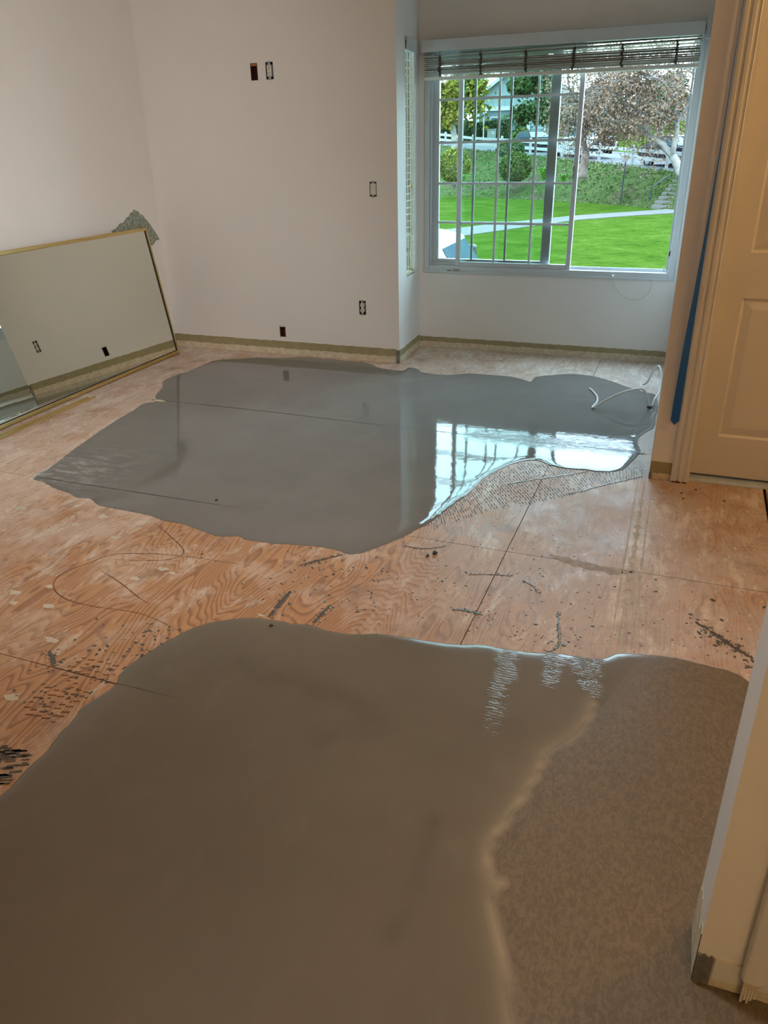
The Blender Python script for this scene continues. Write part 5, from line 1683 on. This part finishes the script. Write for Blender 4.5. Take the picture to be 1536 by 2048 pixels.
# hedge in front of the house
root = empty('hedge', (-20.4, 76.0, 1.6))
tag(root, 'long dark clipped hedge before the grey house', 'hedge')
lf = MB()
for k in range(5200):
    x = rnd.uniform(-26.5, -16.9)
    y, z = 75.9 + rnd.uniform(-0.8, 0.8), rnd.uniform(1.5, 3.25)
    if rnd.random() < 0.6: y = 75.1 + rnd.uniform(-0.1, 0.1)
    leaf_quad(lf, (x, y, z + 0.1 * math.sin(x * 2)), rnd.uniform(0.09, 0.17), rnd)
me = bpy.data.meshes.new('foliage')
me.from_pydata(lf.v, [], lf.f)
tag(link_mesh('foliage', me, M['hedge'], root), kind='stuff')
MB().box(-26.4, -17.0, 75.4, 76.5, 1.2, 3.1).build('core', M['hedge'], root)
for k, (x, y, z, r_, lab) in enumerate(((-15.6, 74.5, 2.05, 0.75, 'light green bush at the right end of the hedge'), (-8.4, 86.0, 2.3, 1.0, 'olive bush beyond the road by the white villa'))):
    shrub('loose_bush', (x, y, z), (r_, r_, r_ * 0.8), 900, 0.11, M['topi'], lab, 90 + k, 'bush', 'loose bushes beyond the road')
ub = empty('utility_box', (-17.8, 72.4, 1.7))
tag(ub, 'pale green utility cabinet standing before the hedge', 'utility box')
MB().box(-18.13, -17.5, 72.2, 72.8, 1.5, 2.50).build('cabinet', M['utility'], ub, bevel=0.02)
MB().box(-18.17, -17.46, 72.16, 72.84, 2.50, 2.57).build('lid', M['utility'], ub)
MB().box(-17.72, -17.56, 72.185, 72.2, 2.15, 2.4).build('door_plate', M['whitetrim'], ub)

# houses
hs = empty('house', (-18.5, 92, 1.6))
tag(hs, 'grey-blue gabled house with white trim behind the hedge', 'building')
HY = 89.7
def gable_house():
    x0, x1, zb, ze, apex, za, yb = -23.7, -14.4, 1.3, 5.75, -19.05, 8.9, 99.0
    MB().prism([(x0, zb), (x1, zb), (x1, ze), (apex, za), (x0, ze)], lambda a, b, d: (a, d, b), HY, yb).build('wall', M['siding'], hs)
    for s, xx in ((-1, x0), (1, x1)):
        e = (za - ze) / (apex - xx)
        ox = xx + s * 0.55
        oz = ze + (ox - xx) * e
        MB().prism([(ox, oz), (apex, za), (apex, za + 0.26), (ox, oz + 0.26)], lambda a, b, d: (a, d, b), HY - 0.65, yb + 0.4).build('roof', M['roofm'], hs)
        MB().prism([(ox, oz - 0.12), (apex, za - 0.12), (apex, za + 0.28), (ox, oz + 0.28)], lambda a, b, d: (a, d, b), HY - 0.75, HY - 0.65).build('fascia', M['whitetrim'], hs)
    MB().box(-23.75, -17.9, HY - 0.25, HY, 4.55, 4.95).build('trim_band', M['whitetrim'], hs)
    MB().box(-23.6, -18.1, HY - 0.10, HY - 0.001, 1.4, 4.5).build('porch_back', M['porchshade'], hs)  # flat panel, its dark colour stands for the porch's shade
    for xx in (-23.55, -18.05):
        MB().box(xx - 0.17, xx + 0.17, HY - 0.28, HY - 0.11, 1.4, 4.55).build('porch_post', M['whitetrim'], hs)
    for (a, b, c, d) in ((-22.1, -21.2, 2.9, 3.9), (-20.75, -19.95, 1.7, 3.8), (-17.3, -16.7, 5.4, 6.4)):
        MB().box(a - 0.1, b + 0.1, HY - 0.16, HY - 0.102, c - 0.1, d + 0.1).build('window_frame', M['whitetrim'], hs)
        MB().box(a, b, HY - 0.185, HY - 0.161, c, d).build('window_pane', M['darkglass'], hs)
    for k in range(10):
        MB().prism([(0, 0), (-0.07, 0.0), (0, 0.30)], lambda a, b, d: (d, HY + a - 0.002, 1.5 + k * 0.30 + b), -17.85, -14.45).build('lap_board', M['siding'], hs)
    MB().box(-16.4, -16.2, HY - 0.1, HY - 0.075, 1.5, 4.5).build('corner_board', M['whitetrim'], hs)
    MB().box(-14.6, -14.38, HY - 0.1, HY - 0.075, 1.5, 5.7).build('corner_board', M['whitetrim'], hs)
    for k in range(9):
        xx = -23.2 + k * 0.62
        MB().box(xx - 0.03, xx + 0.03, HY - 0.03, HY - 0.001, 4.95, 5.75).build('batten', M['siding'], hs)
gable_house()
def villa(x0, x1, y, zb, zt, lab, wins, rise):
    v = empty('house', ((x0 + x1) / 2, y + 3, zb))
    tag(v, lab, 'building')
    MB().box(x0, x1, y, y + 7, zb, zt).build('wall', M['whitewall'], v)
    xm = (x0 + x1) / 2
    MB().prism([(x0 - 0.5, zt), (x1 + 0.5, zt), (x1 + 0.5, zt + 0.15), (xm, zt + rise), (x0 - 0.5, zt + 0.15)], lambda a, b, d: (a, d, b), y - 0.5, y + 7.5).build('roof', M['roofm'], v)
    for (a, b, c, d) in wins:
        MB().box(a - 0.08, b + 0.08, y - 0.06, y - 0.001, c - 0.08, d + 0.08).build('window_frame', M['whitetrim'], v)
        MB().box(a, b, y - 0.08, y - 0.061, c, d).build('window_pane', M['darkglass'], v)
villa(-15.6, -12.0, 112.0, 1.5, 6.8, 'white two-storey villa far behind the forked tree', ((-14.8, -14.1, 4.8, 5.9), (-13.5, -12.9, 4.8, 5.9), (-14.8, -14.1, 2.2, 3.4)), 1.6)
villa(-9.6, -2.6, 116.0, 1.5, 6.0, 'long white villa far behind the black car', ((-8.6, -7.8, 4.0, 5.2), (-6.8, -6.0, 4.0, 5.2), (-4.8, -4.0, 4.0, 5.2), (-8.6, -7.4, 1.9, 3.3)), 1.8)
villa(-1.2, 6.5, 104.0, 0.8, 5.0, 'white villa at the far right beyond the road', ((0.2, 1.0, 2.6, 3.8), (2.6, 3.4, 2.6, 3.8)), 1.6)

# vehicles -------------------------------------------------------------
def vehicle(name, lab, pos, head, L, W, prof, cabin, wheels, wr, paint, glassw, group=None, details=(), shield=None):
    """prof: lower body side profile (x,z); cabin: (x,z) polygon of the greenhouse; both in the car's frame, x forward"""
    pos = Vector(pos)
    fx = Vector((*head, 0)).normalized()
    sx = Vector((-fx.y, fx.x, 0))
    T = lambda x, y, z: tuple(pos + fx * x + sx * y + Vector((0, 0, z)))
    root = empty(name, tuple(pos))
    tag(root, lab, 'car', 'vehicles outside')
    MB().prism(prof, lambda a, b, d: T(a, d, b), -W / 2, W / 2).build('body', paint, root, bevel=0.05)
    zmin, zmax = min(z for _, z in cabin), max(z for _, z in cabin)
    mb = MB()
    n = len(cabin)
    vs2 = []
    for s in (-1, 1):
        for (x, z) in cabin:
            inset = 0.06 + 0.16 * (z - zmin) / (zmax - zmin)
            vs2.append(T(x, s * (W / 2 - inset), z))
    mb.add(vs2, [tuple(range(n))[::-1], tuple(range(n, 2 * n))] + [(i, (i + 1) % n, n + (i + 1) % n, n + i) for i in range(n)])
    cb_ = mb.build('cabin', paint, root, bevel=0.03)
    # side windows and windshields, slightly proud
    def side_win(poly, s, nm):
        m2 = MB()
        vv = []
        for off in (0.0, 0.012):
            for (x, z) in poly:
                inset = 0.06 + 0.16 * (z - zmin) / (zmax - zmin)
                vv.append(T(x, s * (W / 2 - inset + off), z))
        k = len(poly)
        m2.add(vv, [tuple(range(k))[::-1], tuple(range(k, 2 * k))] + [(i, (i + 1) % k, k + (i + 1) % k, k + i) for i in range(k)])
        m2.build(nm, glassw, root)
    for poly in details:
        for s in (-1, 1):
            side_win(poly, s, 'side_window')
    for (xa, za_), (xb, zb_), nm in ((cabin[1], cabin[2], 'windshield'), (cabin[-1], cabin[0], 'rear_window')):
        ia = 0.14 + 0.16 * (za_ - zmin) / (zmax - zmin)
        ib = 0.14 + 0.16 * (zb_ - zmin) / (zmax - zmin)
        dx, dz = xb - xa, zb_ - za_
        ln = math.hypot(dx, dz)
        nx, nz = (abs(dz) / ln, abs(dx) / ln)
        nx = nx if nm == 'windshield' else -nx
        a1 = (xa + dx * 0.08, za_ + dz * 0.08)
        b1 = (xa + dx * 0.9, za_ + dz * 0.9)
        o0, o1 = 0.0, 0.015
        vv = []
        for o_ in (o0, o1):
            vv += [T(a1[0] + nx * o_, -(W / 2 - ia), a1[1] + nz * o_), T(a1[0] + nx * o_, (W / 2 - ia), a1[1] + nz * o_), T(b1[0] + nx * o_, (W / 2 - ib), b1[1] + nz * o_), T(b1[0] + nx * o_, -(W / 2 - ib), b1[1] + nz * o_)]
        MB().add(vv, [(0, 3, 2, 1), (4, 5, 6, 7), (0, 1, 5, 4), (1, 2, 6, 5), (2, 3, 7, 6), (3, 0, 4, 7)]).build(nm, (shield or M['windshield']) if nm == 'windshield' else glassw, root)
    for wx in wheels:
        for s in (-1, 1):
            c = Vector(T(wx, s * (W / 2 - 0.08), wr))
            ax = sx * s
            def ring(mb, rr, d0, d1, nn=18):
                v_ = []
                for dd in (d0, d1):
                    for q in range(nn):
                        a = 2 * math.pi * q / nn
                        v_.append(tuple(c + ax * dd + fx * (rr * math.cos(a)) + Vector((0, 0, rr * math.sin(a)))))
                mb.add(v_, [tuple(range(nn))[::-1], tuple(range(nn, 2 * nn))] + [(q, (q + 1) % nn, nn + (q + 1) % nn, nn + q) for q in range(nn)])
                return mb
            w_ = ring(MB(), wr, -0.12, 0.10).build('wheel', M['tire'], root)
            ring(MB(), wr * 0.62, 0.095, 0.112).build('rim', M['rim'], w_)
    return root, T
HEAD = (0.61, -0.79)
# black sport-utility car on the road
root, T = vehicle('black_car', 'black sport-utility car parked behind the white fence', (-1.50, 47.55, 0.10), HEAD, 4.5, 1.82,
        [(-2.2, 0.32), (2.25, 0.32), (2.3, 0.72), (2.15, 0.92), (1.0, 1.02), (-2.15, 1.02), (-2.28, 0.75)],
        [(-2.05, 1.01), (1.05, 1.01), (0.35, 1.50), (-0.4, 1.56), (-1.45, 1.52)], (-1.35, 1.40), 0.35, M['carblack'], M['darkglass'],
        details=([(-1.75, 1.06), (-0.75, 1.06), (-0.75, 1.46), (-1.40, 1.44)], [(-0.68, 1.06), (0.15, 1.06), (0.05, 1.45), (-0.68, 1.47)], [(0.22, 1.06), (0.85, 1.06), (0.28, 1.43), (0.12, 1.44)]))
for s in (-1, 1):
    p = Vector(T(2.22, s * 0.6, 0.72))
    MB().box(p.x - 0.08, p.x + 0.08, p.y - 0.08, p.y + 0.08, p.z - 0.06, p.z + 0.06).build('headlight', M['globe'], root)
# white pickup behind the forked tree
root, T = vehicle('white_pickup', 'white pickup truck with dark grille behind the forked tree', (-7.75, 55.9, 0.52), HEAD, 5.4, 1.95,
        [(-2.7, 0.45), (2.6, 0.45), (2.68, 0.80), (2.6, 1.16), (1.1, 1.22), (-2.7, 1.20)],
        [(-0.95, 1.21), (1.15, 1.21), (0.55, 1.78), (-0.4, 1.82), (-0.9, 1.75)], (-1.7, 1.75), 0.40, M['carwhite'], M['darkglass'],
        details=([(-0.8, 1.26), (-0.05, 1.26), (-0.05, 1.70), (-0.75, 1.68)], [(0.03, 1.26), (0.95, 1.26), (0.5, 1.70), (0.03, 1.71)]))
gr = MB()
gr.add([T(2.69, -0.75, 0.62), T(2.69, 0.75, 0.62), T(2.69, 0.75, 1.05), T(2.69, -0.75, 1.05), T(2.74, -0.75, 0.62), T(2.74, 0.75, 0.62), T(2.72, 0.75, 1.05), T(2.72, -0.75, 1.05)],
       [(0, 3, 2, 1), (4, 5, 6, 7), (0, 1, 5, 4), (1, 2, 6, 5), (2, 3, 7, 6), (3, 0, 4, 7)])
gr.build('grille', M['carblack'], root)
gr = MB()
gr.add([T(2.66, -0.95, 0.36), T(2.66, 0.95, 0.36), T(2.66, 0.95, 0.56), T(2.66, -0.95, 0.56), T(2.80, -0.90, 0.36), T(2.80, 0.90, 0.36), T(2.80, 0.90, 0.56), T(2.80, -0.90, 0.56)],
       [(0, 3, 2, 1), (4, 5, 6, 7), (0, 1, 5, 4), (1, 2, 6, 5), (2, 3, 7, 6), (3, 0, 4, 7)])
gr.build('bumper', M['carblack'], root)
# dark sedan further back
vehicle('grey_car', 'dark grey car further up the road behind the fence', (-12.1, 62.5, 0.80), HEAD, 4.4, 1.8,
        [(-2.15, 0.30), (2.15, 0.30), (2.2, 0.62), (2.0, 0.86), (0.9, 0.95), (-2.0, 0.97), (-2.2, 0.7)],
        [(-1.7, 0.95), (1.0, 0.95), (0.25, 1.38), (-0.4, 1.42), (-1.1, 1.36)], (-1.3, 1.35), 0.33, M['carblack'], M['darkglass'],
        details=([(-1.3, 1.0), (-0.4, 1.0), (-0.4, 1.32), (-1.0, 1.30)], [(-0.33, 1.0), (0.7, 1.0), (0.2, 1.32), (-0.33, 1.33)]))
# white minivan just outside the window, only its roof and front in view
root, T = vehicle('white_van', 'white van parked just outside at the lower left of the window', (-4.86, 10.95, LAWN), (0.999, 0.05), 4.8, 1.9,
        [(-2.4, 0.35), (2.35, 0.35), (2.45, 0.75), (2.35, 1.0), (1.9, 1.10), (-2.35, 1.12), (-2.45, 0.7)],
        [(-2.3, 1.11), (2.02, 1.11), (1.62, 1.72), (1.30, 1.785), (-2.1, 1.785)], (-1.5, 1.55), 0.34, M['carwhite'], M['darkglass'],
        details=([(1.05, 1.16), (1.88, 1.16), (1.52, 1.66), (1.20, 1.68)],), shield=M['darkglass'])
mm = MB()
p = Vector(T(1.72, 0.96, 1.44))
mm.box(p.x - 0.07, p.x + 0.07, p.y - 0.10, p.y + 0.06, p.z - 0.11, p.z + 0.10)
mm.build('side_mirror', M['blackpl'], root, bevel=0.03)
